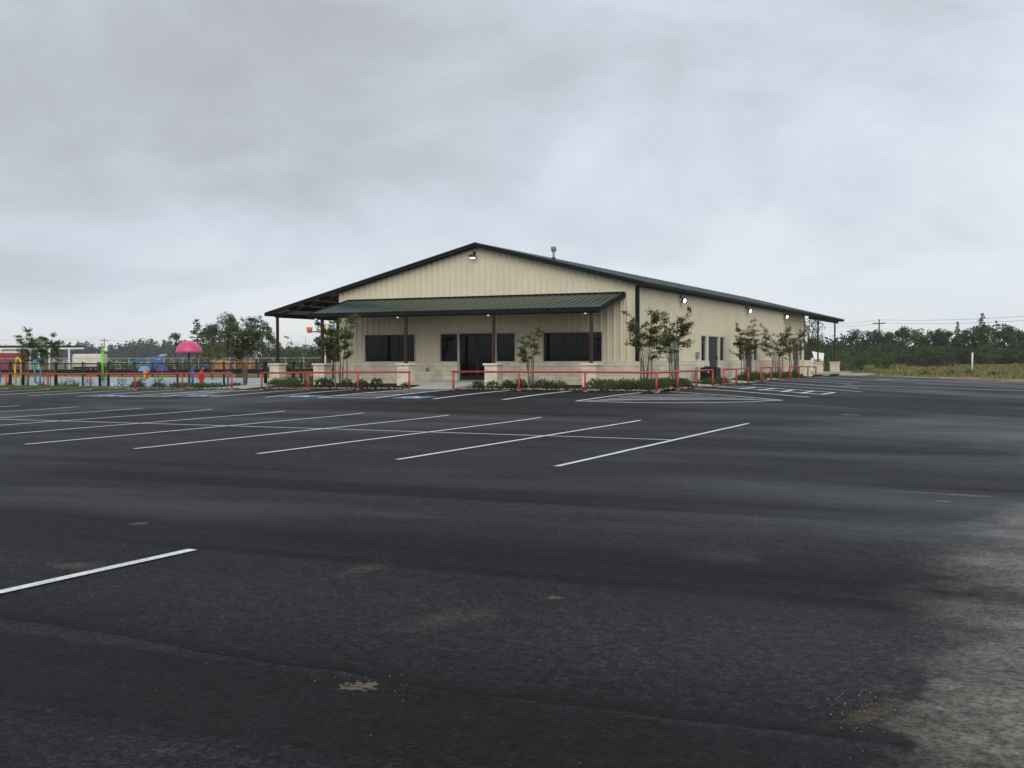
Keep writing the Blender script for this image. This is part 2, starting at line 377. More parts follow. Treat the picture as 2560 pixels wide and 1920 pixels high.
MAT['redpaint'] = flat('hydrant_red', (0.52, 0.02, 0.03))
MAT['orange'] = flat('orange_paint', (0.62, 0.14, 0.03))
MAT['white'] = flat('white_paint', (0.74, 0.74, 0.70), 0.5)
MAT['cream'] = flat('cream_panel', (0.66, 0.62, 0.53), 0.5)
MAT['containerred'] = plain('container_red', (0.26, 0.045, 0.045), 0.55, 0.3, 0, 0.2, 0.8)
MAT['dumpster'] = plain('dumpster_yellow', (0.46, 0.25, 0.06), 0.55, 0.3, 0, 0.25, 1.2)
MAT['machineblue'] = flat('machine_blue', (0.04, 0.13, 0.27))
MAT['carblue'] = flat('pale_blue_car', (0.26, 0.36, 0.45), 0.25, 0.6)
MAT['carsilver'] = flat('silver_car', (0.42, 0.45, 0.48), 0.25, 0.6)
MAT['carnavy'] = flat('navy_car', (0.05, 0.06, 0.09), 0.25, 0.6)
MAT['rubber'] = flat('tyre_rubber', (0.012, 0.012, 0.012), 0.8, 0.2)
MAT['silt'] = plain('black_silt_fabric', (0.012, 0.012, 0.014), 0.8, 0.2, 0, 0.3, 2)
MAT['pvc'] = flat('white_pvc', (0.72, 0.71, 0.66), 0.5)
MAT['polewood'] = plain('creosote_pole', (0.085, 0.07, 0.06), 0.9, 0.1, 0, 0.2, 2)
MAT['wire'] = flat('cable', (0.05, 0.05, 0.055), 0.6)
def emis(name, col, s):
    m, nt, b = new_mat(name); b.inputs['Base Color'].default_value = (0.8, 0.8, 0.8, 1)
    b.inputs['Emission Color'].default_value = (*col, 1); b.inputs['Emission Strength'].default_value = s; return m
MAT['lamp_on'] = emis('lit_flood_lens', (1, 0.99, 0.96), 9.0)
MAT['lamp_dim'] = emis('lit_gable_lens', (1, 0.99, 0.96), 0.9)
MAT['spot_on'] = emis('lit_soffit_lens', (1, 0.98, 0.95), 1.6)
def ground_mat():
    m, nt, b = new_mat('field_ground'); N = NT(nt); setp(b, 0.95, 0.1)
    g = N.geo(); f1 = N.noise(g, 0.12, 5, 0.6, 0.5); f2 = N.noise(g, 1.3, 5, 0.65); f3 = N.noise(g, 9, 4, 0.7)
    c = N.ramp(f1, [(0.36, (0.28, 0.215, 0.135)), (0.48, (0.20, 0.19, 0.08)), (0.62, (0.13, 0.155, 0.05))])
    c = N.mix(N.ramp(f2, [(0.45, 0.0), (0.7, 0.7)]), c, (0.28, 0.25, 0.13))
    c = N.mix(1.0, c, N.ramp(f3, [(0.3, 0.6), (0.7, 1.35)]), 'MULTIPLY')
    N.l(c, b.inputs['Base Color']); N.l(N.bump(f3, 0.7, 0.04), b.inputs['Normal']); return m
MAT['ground'] = ground_mat()
def dirt_mat():
    m, nt, b = new_mat('bare_dirt'); N = NT(nt); setp(b, 0.95, 0.1)
    g = N.geo(scale=(1, .45, 1)); f1 = N.noise(g, 0.35, 5, 0.6, 0.4); f3 = N.noise(g, 6, 4, 0.7)
    c = N.ramp(f1, [(0.34, (0.16, 0.10, 0.062)), (0.50, (0.27, 0.19, 0.12)), (0.64, (0.44, 0.34, 0.23))])
    c = N.mix(1.0, c, N.ramp(f3, [(0.3, 0.7), (0.7, 1.25)]), 'MULTIPLY')
    N.l(c, b.inputs['Base Color']); N.l(N.bump(f3, 0.7, 0.03), b.inputs['Normal']); return m
MAT['dirt'] = dirt_mat()
def splash_mat():
    m, nt, b = new_mat('painted_splash_deck'); N = NT(nt); setp(b, 0.6, 0.25)
    g = N.geo(); f = N.noise(g, 0.22, 3, 0.5, 0.6); f2 = N.noise(g, 30, 3)
    c = N.ramp(f, [(0.40, (0.30, 0.44, 0.60)), (0.47, (0.14, 0.32, 0.58)), (0.55, (0.55, 0.63, 0.66)), (0.62, (0.20, 0.38, 0.62))])
    c = N.mix(1.0, c, N.ramp(f2, [(0.3, 0.85), (0.7, 1.0)]), 'MULTIPLY')
    N.l(c, b.inputs['Base Color']); return m
MAT['splash'] = splash_mat()
MAT['tan'] = plain('tan_broom_concrete', (0.47, 0.40, 0.30), 0.85, 0.2, 0, 0.1, 0.8, 0.2, 60)

# ================================================================== SETTING
random.seed(4); rng = np.random.default_rng(11)
XB, YB = XS-0.12, YF+0.14                       # edge of the asphalt along the beds
EDGE = [(XB, 36.0), (4.5, 42.1), (7.7, 50.7), (13.9, 64.2), (30, 74), (75, 86)]
def yedge(x):
    for (a, ya), (b, yb) in zip(EDGE, EDGE[1:]):
        if x <= b: return ya+(yb-ya)*(x-a)/(b-a)
    return EDGE[-1][1]
def terrain_z(x, y):
    if x < XB and y > YB:                      # behind the front kerb line: building pad, beds, splash park
        pad = smooth((x+22)/4.0)*(1-smooth((y-50)/14))
        t = smooth((y+0.9)/1.6)
        z = (zlot(x, YB)-0.06-.008*min(y-YB, 6))*(1-t)+(-0.64)*t
        zp = min(zlot(x, y)-0.06, -0.25)
        z = z*(1-pad)+zp*pad
    elif x >= XB and y > yedge(x)-1:
        z = zlot(x, y)-0.06
    else:
        z = zlot(x, y)-0.06
    far = -0.68
    if x > -30: far = -1.15+0.85*smooth((y-75)/120)
    k = smooth((max(y-58, 0)+max(-x-75, 0)+max(x-50, 0)+max(-y-60, 0))/30)
    return z*(1-k)+far*k
def axis(dense0, dense1, step, lim0, lim1):
    a = list(np.arange(dense0, dense1+1e-6, step)); s = step
    v = dense1
    while v < lim1: s *= 1.35; v += s; a.append(min(v, lim1))
    s = step; v = dense0
    while v > lim0: s *= 1.35; v -= s; a.insert(0, max(v, lim0))
    return sorted(set(a))
gx = axis(-72, 40, 2.0, -2600, 2600); gy = axis(-62, 100, 2.0, -2600, 2600)
gx = sorted(set([v for v in gx if abs(v-XB) > 0.4]+[XB-0.05, XB+0.05])); gy = sorted(set([v for v in gy if abs(v-YB) > 0.4]+[YB-0.05, YB+0.05]))
mb = MB(); mb.v = [(x, y, terrain_z(x, y)) for y in gy for x in gx]; nx = len(gx)
mb.f = [(j*nx+i, j*nx+i+1, (j+1)*nx+i+1, (j+1)*nx+i) for j in range(len(gy)-1) for i in range(nx-1)]
tag(obj('ground', mb, MAT['ground'], smooth_=True), kind='structure')

# asphalt lot -----------------------------------------------------------
mb = MB()
def sheet(mb, xs, yrow, zf):
    o = len(mb.v); n = len(xs); cols = [yrow(x) for x in xs]; m = len(cols[0])
    for j in range(m):
        for i, x in enumerate(xs): mb.v.append((x, cols[i][j], zf(x, cols[i][j])))
    mb.f += [(o+j*n+i, o+j*n+i+1, o+(j+1)*n+i+1, o+(j+1)*n+i) for j in range(m-1) for i in range(n-1)]
fy = list(np.arange(-70, -20, 1.0))+list(np.linspace(-20, YB, 36))
sheet(mb, list(np.arange(-75, -36, 2.0))+list(np.linspace(-36, XB, 90)), lambda x: fy, zlot)
sheet(mb, list(np.linspace(XB, 12, 24))+[13, 14, 15, 16, 17, 18, 19, 20.5, 22]+[26, 30, 40, 55, 75], lambda x: fy+list(np.linspace(YB, yedge(x), 120))[1:], zlot)
LOT = tag(obj('parking_lot', mb, MAT['asphalt'], smooth_=True), kind='structure')
# dirt shoulder beyond the lot
mb = MB()
sheet(mb, [XB+0.02, 3.6, 4.5, 6, 7.7, 9.5, 12, 13.9, 18, 24, 30, 45, 75], lambda x: [yedge(x)-0.4, yedge(x)+2, yedge(x)+6, yedge(x)+12, yedge(x)+18+3*math.sin(x*.7)], lambda x, y: max(terrain_z(x, y), zlot(x, y)-0.05)+0.02)
tag(obj('dirt_shoulder', mb, MAT['dirt'], smooth_=True), kind='structure')

def strip(pts, w, name='parking_line', mat='line', lift=0.009, parent=LOT, zf=zlot):
    """flat painted stripe along a polyline, draped on the lot"""
    P = []
    for (a, b) in zip(pts, pts[1:]):
        n = max(1, int(math.dist(a, b)/0.5))
        P += [(a[0]+(b[0]-a[0])*k/n, a[1]+(b[1]-a[1])*k/n) for k in range(n)]
    P.append(pts[-1]); mb = MB(); r_ = random.Random(len(COL.objects))
    for i, p in enumerate(P):
        a, b = P[max(i-1, 0)], P[min(i+1, len(P)-1)]
        d = Vector((b[0]-a[0], b[1]-a[1])).normalized(); s = Vector((-d.y, d.x))*w/2
        j = r_.uniform(-.006, .006)
        for q in (1, -1):
            x, y = p[0]+s.x*q+j, p[1]+s.y*q+j; mb.v.append((x, y, zf(x, y)+lift))
    mb.f = [(2*i, 2*i+1, 2*i+3, 2*i+2) for i in range(len(P)-1)]
    return obj(name, mb, MAT[mat], parent)
LW = 0.105
xs_ = [9.10-2.762*k for k in range(13)]
for x in xs_: strip([(x-0.02, -30.03), (x, -24.2), (x+0.02, -18.25)], LW)
strip([(xs_[0]-LW/2, -24.23), (xs_[-1], -24.0)], 0.085)
strip([(9.11, -37.97), (9.07, -40.2), (9.04, -43.6)], LW)
for k in (1, 2, 3): strip([(9.11-2.762*k, -37.97), (9.04-2.762*k, -43.6)], LW)
front = [((-30.12, -12.3), (-30.5, -6.1)), ((-27.0, -12.3), (-27.6, -6.2)), ((-24.17, -12.3), (-24.9, -6.2)), ((-21.89, -12.44), (-22.1, -6.2)), ((-19.01, -12.6), (-19.4, -6.2)),
         ((-16.96, -12.45), (-16.6, -6.2)), ((-14.91, -12.43), (-15.0, -6.2)), ((-12.53, -12.3), (-12.74, -6.1)), ((-10.12, -12.2), (-10.4, -6.05)),
         ((-7.93, -12.0), (-7.76, -6.05)), ((-5.56, -12.0), (-5.75, -6.05)), ((-3.18, -12.0), (-3.1, -6.15)), ((-0.59, -11.9), (-0.53, -6.1))]
for a, b in front: strip([a, b], 0.17)
def hatch(la, lb, n):
    (a0, a1), (b0, b1) = la, lb
    strip([a0, b0], 0.17)
    for k in range(1, n):
        t = k/n
        strip([(a0[0]+(a1[0]-a0[0])*t, a0[1]+(a1[1]-a0[1])*t), (b0[0]+(b1[0]-b0[0])*(t+.02), b0[1]+(b1[1]-b0[1])*(t+.02))], 0.17)
hatch(front[5], front[6], 6); hatch(front[9], front[10], 6)
# corner island of hatching
cA, cB, cD, cE, cM = (2.03, -11.88), (2.37, -6.5), (3.03, -5.1), (7.84, -8.25), (5.29, -11.55)
strip([cA, cB], .13); strip([cD, cE], .14)
strip([cA, (2.95, -12.0), (4.1, -11.95), cM, (6.3, -10.9), (7.2, -9.75), cE], .11)
for a, b in (((2.58, -8.52), (4.71, -6.87)), ((2.58, -9.52), (5.4, -7.46)), ((2.58, -10.42), (6.17, -7.85)), ((2.5, -11.15), (6.89, -8.2)), ((2.29, -11.7), (7.51, -8.35))): strip([a, b], 0.12)
# angled stalls along the side
for a, b in (((8.15, -5.32), (3.01, -1.57)), ((8.09, -2.48), (3.17, 1.03)), ((8.15, -0.03), (3.68, 2.37)), ((8.88, 2.06), (3.6, 5.3)), ((8.16, 6.3), (3.5, 8.6)), ((7.16, 11.2), (3.4, 11.9)), ((7.0, 15.0), (3.3, 16.0)), ((7.0, 19.6), (3.3, 20.4))): strip([a, b], 0.2)
strip([(3.17, 1.03), (3.68, 2.37)], .16); strip([(8.09, -2.48), (8.15, -0.03)], .16)
for a, b in (((4.52, -0.45), (4.60, 1.11+.75)), ((5.47, -1.2), (5.51, 1.35)), ((6.47, -1.85), (6.37, .9)), ((7.29, -2.3), (7.27, .45))): strip([a, b], 0.16)
strip([(6.64, 23.27), (9.2, 35.5), (14.0, 58.25), (15.0, 60)], 0.25); strip([(7.06, 9.11), (10.6, 12.4), (14.69, 16.1), (18, 19)], 0.22)
# wheelchair bays
def accessible(cx, cy, rot=0.0, s=0.62):
    def drape(mb, poly, lift):
        vs = []
        for (u, v) in poly:
            x = cx+(u*math.cos(rot)-v*math.sin(rot))*s; y = cy+(u*math.sin(rot)+v*math.cos(rot))*s
            vs.append((x, y, zlot(x, y)+lift))
        mb.add(vs, [tuple(range(len(vs)))])
    mb = MB(); n = 6
    for i in range(n):
        for j in range(n):
            u0, u1, v0, v1 = -1+2*i/n, -1+2*(i+1)/n, -1+2*j/n, -1+2*(j+1)/n
            drape(mb, [(u0, v0), (u1, v0), (u1, v1), (u0, v1)], 0.006)
    pad = obj('accessible_marking', mb, MAT['bluepaint'], LOT)
    mb = MB()
    def bar(a, b, w):
        d = Vector((b[0]-a[0], b[1]-a[1])).normalized(); q = Vector((-d.y, d.x))*w/2
        drape(mb, [(a[0]+q.x, a[1]+q.y), (b[0]+q.x, b[1]+q.y), (b[0]-q.x, b[1]-q.y), (a[0]-q.x, a[1]-q.y)], 0.010)
    for k in range(18):                                           # wheel arc
        t0, t1 = R(150+k*13), R(150+(k+1)*13)
        bar((-0.08+.42*math.cos(t0), -.25+.42*math.sin(t0)), (-0.08+.42*math.cos(t1), -.25+.42*math.sin(t1)), .13)
    drape(mb, [(-.12+.14*math.cos(2*math.pi*k/12), .68+.14*math.sin(2*math.pi*k/12)) for k in range(12)], 0.010)
    bar((-.12, .5), (-.06, -.05), .17); bar((-.1, .22), (.25, .22), .12); bar((-.08, -.02), (.36, -.02), .15); bar((.36, 0), (.55, -.5), .14); bar((.52, -.5), (.72, -.44), .12)
    obj('wheelchair_symbol', mb, MAT['line'], pad)
for c in ((-18.02, -11.9), (-13.7, -11.5), (-9.05, -11.35), (-4.35, -11.35)): accessible(*c)
# small wheel-stop stub marks
strip([(10.6, -13.6), (11.05, -13.6)], .06)

# loose gravel on the lot, nearest the camera
P = []
def pebble(x, y, r):
    base = np.array([[1, 0, 0], [0, 1, 0], [-1, 0, 0], [0, -1, 0], [0, 0, 0.8]])*r*(0.7+0.6*rng.random((5, 3)))
    a = rng.random()*6.28; c, s = math.cos(a), math.sin(a)
    b2 = base.copy(); b2[:, 0] = base[:, 0]*c-base[:, 1]*s; b2[:, 1] = base[:, 0]*s+base[:, 1]*c
    b2 += np.array([x, y, zlot(x, y)+0.001])
    for i in range(4): P.append([b2[i], b2[(i+1) % 4], b2[4], b2[4]])
for k in range(420):
    x = rng.uniform(8, 17.5); y = rng.uniform(-42.5, -30)
    pebble(x, y, rng.uniform(.002, .005))
for k in range(110): pebble(rng.normal(14.95, .16), rng.normal(-40.1, .2), rng.uniform(.002, .0055))
for k in range(40): pebble(rng.normal(12.6, .2), rng.normal(-40.7, .12), rng.uniform(.002, .005))
for k in range(300): pebble(rng.normal(15.9, .35), rng.uniform(-41, -33), rng.uniform(.003, .006))
gm = quads_mesh('loose_gravel', np.array(P)); tag(link('loose_gravel', gm, MAT['rock'], LOT), kind='stuff')

# beds, walks, pads -------------------------------------------------------
def zbed(x, y):
    if x > 0.0 and y > -3.2:
        t = smooth((XB-x)/2.2); z = (zlot(XB, y)+0.015)*(1-t)+(-0.13)*t
        return min(z, -0.08)
    t = smooth((y-YB)/3.0); e = zlot(x, YB)+0.02
    inner = -0.17*smooth((x+19)/3.5)+(-0.47)*(1-smooth((x+19)/3.5))
    return e*(1-t)+inner*t
mb = MB()
sheet(mb, list(np.linspace(-24.0, 0.0, 33)), lambda x: list(np.linspace(YB-.02, 0.3, 13)), zbed)
sheet(mb, list(np.linspace(0.0, XB+.02, 5)), lambda x: list(np.linspace(YB-.02, 30, 50)), zbed)
BED = tag(obj('planting_bed', mb, MAT['mulch'], smooth_=True), kind='structure')
mb = MB()
def rock(mb, x, y, z, r):
    vs = []; a0 = random.random()*6
    for zz, k in ((-.3, .8), (.25, 1.0), (.62, .55)):
        for i in range(6):
            a = a0+i*math.pi/3; q = r*k*random.uniform(.75, 1.2); vs.append((x+q*math.cos(a), y+q*math.sin(a), z+r*zz))
    fs = [(i, (i+1) % 6, 6+(i+1) % 6, 6+i) for i in range(6)]+[(6+i, 6+(i+1) % 6, 12+(i+1) % 6, 12+i) for i in range(6)]+[tuple(range(12, 18))]
    mb.add(vs, fs)
def gap_front(x): return -8.1 < x < -5.8 or -16.7 < x < -15.3
def gap_side(y): return 1.9 < y < 3.5 or 8.3 < y < 10.7 or 15.5 < y < 17.9
x = -24.5
while x < 2.6:
    x += random.uniform(.10, .22)
    if not gap_front(x):
        for q in range(random.choice((1, 1, 2))): rock(mb, x, YB+random.uniform(.02, .22), zbed(x, YB)+.01, random.uniform(.045, .10))
y = YB
while y < 19:
    y += random.uniform(.12, .28)
    if not gap_side(y): rock(mb, XB-random.uniform(.02, .2), y, zbed(XB, y)+.01, random.uniform(.045, .10))
tag(obj('edging_rocks', mb, MAT['rock'], BED), kind='stuff')
# entry walk, side walks, left walk
def walk(xs, ys, zf, name='concrete_walk'):
    mb = MB(); o = 0; n = len(xs)
    for y in ys:
        for x in xs: mb.v.append((x, y, zf(x, y)))
    mb.f = [(j*n+i, j*n+i+1, (j+1)*n+i+1, (j+1)*n+i) for j in range(len(ys)-1) for i in range(n-1)]
    a = len(mb.v); mb.v += [(x, y, z-.12) for x, y, z in mb.v]
    for i in range(n-1): mb.f.append((i, a+i, a+i+1, i+1)); k = (len(ys)-1)*n; mb.f.append((k+i+1, a+k+i+1, a+k+i, k+i))
    for j in range(len(ys)-1): mb.f.append(((j+1)*n, a+(j+1)*n, a+j*n, j*n)); mb.f.append((j*n+n-1, a+j*n+n-1, a+(j+1)*n+n-1, (j+1)*n+n-1))
    return tag(obj(name, mb, MAT['concrete']), kind='structure')
walk([-9.35, -8.15, -7, -5.95], [-3.35, -2, -0.125], lambda x, y: -0.02, 'entry_slab')
walk([-8.1, -7, -5.98], [YB-.01, -4.6, -3.37], lambda x, y: zlot(x, YB)+.012+( -.04-zlot(x, YB))*smooth((y-YB)/2.4))
walk([-18.6, -17.2, -16.0], [YB+.05, -4.2, -2.4, -0.6], lambda x, y: zlot(-16, YB)+.012+.16*smooth((y-YB)/5))
for a, b in ((1.9, 3.5), (8.3, 10.7), (15.5, 17.9)):
    walk([0.15, 1.3, XB+.01], [a, b], lambda x, y: (zlot(XB, y)+.013)*(x/XB)+(-.04)*(1-x/XB))
walk([-19.3, -15.45], [0.6, 20, 39], lambda x, y: -0.03, 'porch_slab')
walk([-15.0, 1.0], [39.4, 51.6], lambda x, y: -0.12, 'rear_porch_slab')
walk([-2.6, 1.5], [55, 62], lambda x, y: -0.42, 'concrete_pad')
# lawn strip and splash park
mb = MB(); sheet(mb, list(np.linspace(-48, -24.02, 20)), lambda x: list(np.linspace(YB-.02, -0.3, 7)), lambda x, y: terrain_z(x, y)+.03)
MAT['lawn'] = plain('lawn_soil', (0.10, 0.15, 0.03), 0.95, 0.1, 0, 0.4, 3)
LAWN = tag(obj('lawn', mb, MAT['lawn'], smooth_=True), kind='structure')
N_ = 26000; X = rng.uniform(-46, -24.2, N_); Y = rng.uniform(YB+.05, -0.6, N_)
Zt = np.array([terrain_z(a, b)+.03 for a, b in zip(X, Y)]); h = rng.uniform(.05, .11, N_); an = rng.uniform(0, 6.28, N_)
bx, by = np.cos(an)*.02, np.sin(an)*.02; lx, ly = rng.normal(0, .03, N_), rng.normal(0, .03, N_)
A = np.stack([X-bx, Y-by, Zt], 1); B = np.stack([X+bx, Y+by, Zt], 1); T = np.stack([X+lx, Y+ly, Zt+h], 1)
tag(link('lawn_grass', quads_mesh('lawn_grass', np.stack([A, B, T+[.002, 0, 0], T], 1)), MAT['grass'], LAWN), kind='stuff')
walk([-70, -55, -40, -20.2], [0.75, 8, 16, 24, 33], lambda x, y: -0.60, 'splash_park_deck').data.materials[0] = MAT['tan']
mb = MB(); pl = []
for k in range(40):
    a = 2*math.pi*k/40; pl.append((-37.5+13.5*math.cos(a)*(1+.08*math.sin(3*a)), 12.3+9.6*math.sin(a)*(1+.1*math.cos(2*a)), -0.594))
mb.add(pl+[(-37.5, 12.3, -.594)], [(k, (k+1) % 40, 40) for k in range(40)])
tag(obj('splash_pad', mb, MAT['splash']), kind='structure')
mb = MB(); pl = []
for k in range(30):
    a = 2*math.pi*k/30; pl.append((-46+6.5*math.cos(a), 6.4+4.2*math.sin(a), -0.5955))
mb.add(pl+[(-46, 6.4, -.5955)], [(k, (k+1) % 30, 30) for k in range(30)])
tag(obj('splash_pad_edge', mb, MAT['splash']), kind='structure')

# ================================================================== BUILDING
W, L, EAVE, RIDGE, SL = 15.24, 39.2, 4.04, 6.19, 0.25
BLD = thing('metal_building', 'long beige metal-sided building with dark green trim, stone base and gabled roof', 'building')
RIB = 0.3048
def rib_pts(s0, s1):
    pts = []
    k = math.floor(s0/RIB)-1
    while k*RIB < s1+RIB:
        c = (k+0.5)*RIB
        pts += [(c-.062, 0), (c-.028, .034), (c+.028, .034), (c+.062, 0), (c+.062+.06, 0), (c+.062+.075, .005), (c+.062+.09, 0)]
        k += 1
    return pts
def off_at(pts, s):
    for (a, da), (b, db) in zip(pts, pts[1:]):
        if a <= s <= b: return da+(db-da)*(s-a)/(b-a) if b > a else da
    return 0
def panel_wall(parent, origin, ux, nrm, length, z0, ztop, openings=(), pw=3*RIB, mat='siding', name='wall_panel'):
    pts = rib_pts(0, length); ux = Vector(ux); nrm = Vector(nrm); o = Vector(origin); s0 = 0.0
    while s0 < length-1e-6:
        s1 = min(s0+pw, length); mb = MB()
        br = sorted(set([s0, s1]+[p for p, _ in pts if s0 < p < s1]+[v for op in openings for v in op[:2] if s0 < v < s1]))
        for a, b in zip(br, br[1:]):
            if b-a < 1e-6: continue
            mid = (a+b)/2; iv = [(z0, None)]
            for (p, q, za, zb) in openings:
                if p <= mid <= q:
                    new = []
                    for (u, v) in iv:
                        top = v if v is not None else 99
                        if zb <= u or za >= top: new.append((u, v)); continue
                        if za > u: new.append((u, za))
                        if zb < top: new.append((zb, v))
                    iv = new
            da, db = off_at(pts, a), off_at(pts, b)
            for (u, v) in iv:
                ta = ztop(a) if v is None else v; tb = ztop(b) if v is None else v
                pa, pb = o+ux*a+nrm*da, o+ux*b+nrm*db
                mb.add([(pa.x, pa.y, u), (pb.x, pb.y, u), (pb.x, pb.y, tb), (pa.x, pa.y, ta)], [(0, 1, 2, 3)])
        if mb.f: obj(name, mb, MAT[mat], parent)
        s0 = s1
ZW = 0.83
# openings: (x0,x1,z0,z1)
FW = [(-13.65, -10.93, .87, 2.12), (-9.55, -8.66, .87, 2.12), (-6.67, -5.76, .87, 2.12), (-4.37, -1.62, .87, 2.12)]
FD = [(-8.56, -6.77, 0.0, 2.13)]
fo = [(a+W, b+W, c, d) for a, b, c, d in FW]+[(a+W, b+W, ZW-.01, d) for a, b, c, d in FD]
panel_wall(BLD, (-W, 0, 0), (1, 0, 0), (0, -1, 0), W, ZW, lambda s: RIDGE-.09-SL*abs(s-W/2), fo)
SW = [(9.6, 10.51), (13.2, 14.1), (17.28, 18.17), (20.86, 21.74)]; SD = [(10.95, 12.81), (18.63, 20.48)]
REC = 29.4
so = [(a, b, .87, 2.10) for a, b in SW]+[(a, b, ZW-.01, 2.10) for a, b in SD]
panel_wall(BLD, (0, 0, 0), (0, 1, 0), (1, 0, 0), REC, ZW, lambda s: EAVE+.12, so)
RX = -0.55                                       # recessed end bay
ro = [(33.65-REC, 34.35-REC, .87, 2.06), (34.87-REC, 36.85-REC, ZW-.01, 2.06), (37.28-REC, 38.2-REC, .87, 2.06)]
panel_wall(BLD, (RX, REC, 0), (0, 1, 0), (1, 0, 0), L-REC, ZW, lambda s: EAVE+.22, ro)
panel_wall(BLD, (0, REC, 0), (-1, 0, 0), (0, 1, 0), -RX, ZW, lambda s: EAVE+.1)
panel_wall(BLD, (RX, L, 0), (-1, 0, 0), (0, 1, 0), W+RX, -0.1, lambda s: RIDGE-.09-SL*abs((RX-s)+W/2), pw=12*RIB)
panel_wall(BLD, (-W, L, 0), (0, -1, 0), (-1, 0, 0), L, -0.1, lambda s: EAVE+.1, pw=12*RIB)
# windows and doors ------------------------------------------------------
def place(mb_fn, origin, ux, nrm):
    """local (s, d, z) -> world, via object matrix"""
    ux = Vector(ux); nr = Vector(nrm)
    return Matrix(((ux.x, nr.x, 0, origin[0]), (ux.y, nr.y, 0, origin[1]), (0, 0, 1, origin[2]), (0, 0, 0, 1)))
def lbox(mb, s0, s1, d0, d1, z0, z1): return mb.box(s0, d0, z0, s1, d1, z1)
def window(M, s0, s1, z0, z1, fr=0.05, mull=()):
    mb = MB()
    lbox(mb, s0-fr, s0, -.08, .05, z0-fr, z1+fr); lbox(mb, s1, s1+fr, -.08, .05, z0-fr, z1+fr)
    lbox(mb, s0, s1, -.08, .05, z1, z1+fr)
    f = obj('window', mb, MAT['frame'], BLD); f.matrix_local = M
    mb = MB(); lbox(mb, s0-.0, s1+.0, -.08, .062, z0-fr, z0); obj('sill', mb, MAT['frame'], f)
    edges = [s0]+list(mull)+[s1]
    for a, b in zip(edges, edges[1:]):
        mb = MB(); lbox(mb, a+.012, b-.012, -.05, -.03, z0+.01, z1-.01); obj('pane', mb, MAT['glass'], f)
        if b != s1: mb = MB(); lbox(mb, b-.012, b+.012, -.06, -.012, z0, z1); obj('mullion', mb, MAT['black'], f)
def door(M, s0, s1, z0, z1, glazed, double=True, fr=0.06):
    mb = MB()
    lbox(mb, s0-fr, s0, -.1, .052, z0, z1+fr); lbox(mb, s1, s1+fr, -.1, .052, z0, z1+fr); lbox(mb, s0, s1, -.1, .052, z1, z1+fr)
    f = obj('door_frame', mb, MAT['frame'], BLD); f.matrix_local = M
    mid = (s0+s1)/2
    for a, b in (((s0, mid), (mid, s1)) if double else ((s0, s1),)):
        mb = MB(); lbox(mb, a+.006, b-.006, -.06, -.015, z0+.02, z1-.01)
        lf = obj('door_leaf', mb, MAT['black'] if glazed else MAT['door'], f)
        if glazed:
            mb = MB(); lbox(mb, a+.09, b-.09, -.065, -.008, z0+.22, z1-.1); obj('pane', mb, MAT['glass'], f)
        mb = MB(); hs = b-.10 if b == mid or not double else a+.10
        if glazed: mb.tube([(hs, .03, z0+.85), (hs, .03, z0+1.25)], .012, 6)
        else: lbox(mb, hs-.07, hs+.07, -.015, .04, z0+.98, z0+1.03); lbox(mb, hs-.03, hs+.03, -.015, .012, z0+.9, z0+1.1)
        obj('handle', mb, MAT['black'], f)
    mb = MB(); lbox(mb, s0, s1, -.12, .08, z0-.02, z0+.018); obj('threshold', mb, MAT['galv'], f)
MF = place(None, (0, 0, 0), (1, 0, 0), (0, -1, 0)); MS = place(None, (0, 0, 0), (0, 1, 0), (1, 0, 0)); MR = place(None, (RX, 0, 0), (0, 1, 0), (1, 0, 0))
for i, (a, b, c, d) in enumerate(FW): window(MF, a, b, c, d, mull=((a+(b-a)/3, a+2*(b-a)/3) if b-a > 1.5 else ()))
for a, b, c, d in FD: door(MF, a, b, c, d, True)
for a, b in SW: window(MS, a, b, .87, 2.10)
for a, b in SD: door(MS, a, b, 0.0, 2.10, False, False)
window(MR, 33.65, 34.35, .87, 2.06); window(MR, 37.28, 38.2, .87, 2.06); door(MR, 34.87, 36.85, 0, 2.06, False, False)
# stone base --------------------------------------------------------------
_blk = {}
def block_mesh(l, h, t, back=True):
    key = (round(l, 2), round(h, 3), round(t, 3), random.randrange(3))
    if key in _blk: return _blk[key]
    l, h, t = key[:3]; r_ = random.Random(hash(key)); c = .007; vs = []
    for d, ins in ((-t/2, 0), (t/2-c, 0), (t/2, c)):
        for sx, sz in ((-1, -1), (1, -1), (1, 1), (-1, 1)):
            j = r_.uniform(-.005, .005) if ins else 0
            vs.append((sx*(l/2-ins)+j, -d+(r_.uniform(-.007, .004) if ins else 0), sz*(h/2-ins)+j))
    vs.append((r_.uniform(-.05, .05)*l, -t/2-r_.uniform(0, .010), r_.uniform(-.1, .1)*h))
    fs = [(0, 1, 2, 3)]
    for a in (0, 4):
        for i in range(4): fs.append((a+i, a+4+i, a+4+(i+1) % 4, a+(i+1) % 4))
    for i in range(4): fs.append((8+i, 12, 8+(i+1) % 4))
    mb = MB(); mb.v = vs; mb.f = fs; m = mb.mesh('stone_block')
    bm = bmesh.new(); bm.from_mesh(m); bmesh.ops.recalc_face_normals(bm, faces=bm.faces); bm.to_mesh(m); bm.free()
    m.materials.append(MAT['stone']); _blk[key] = m; return m
CH = 0.2; Z0S = ZW-5*CH                        # five courses
TH = 0.115
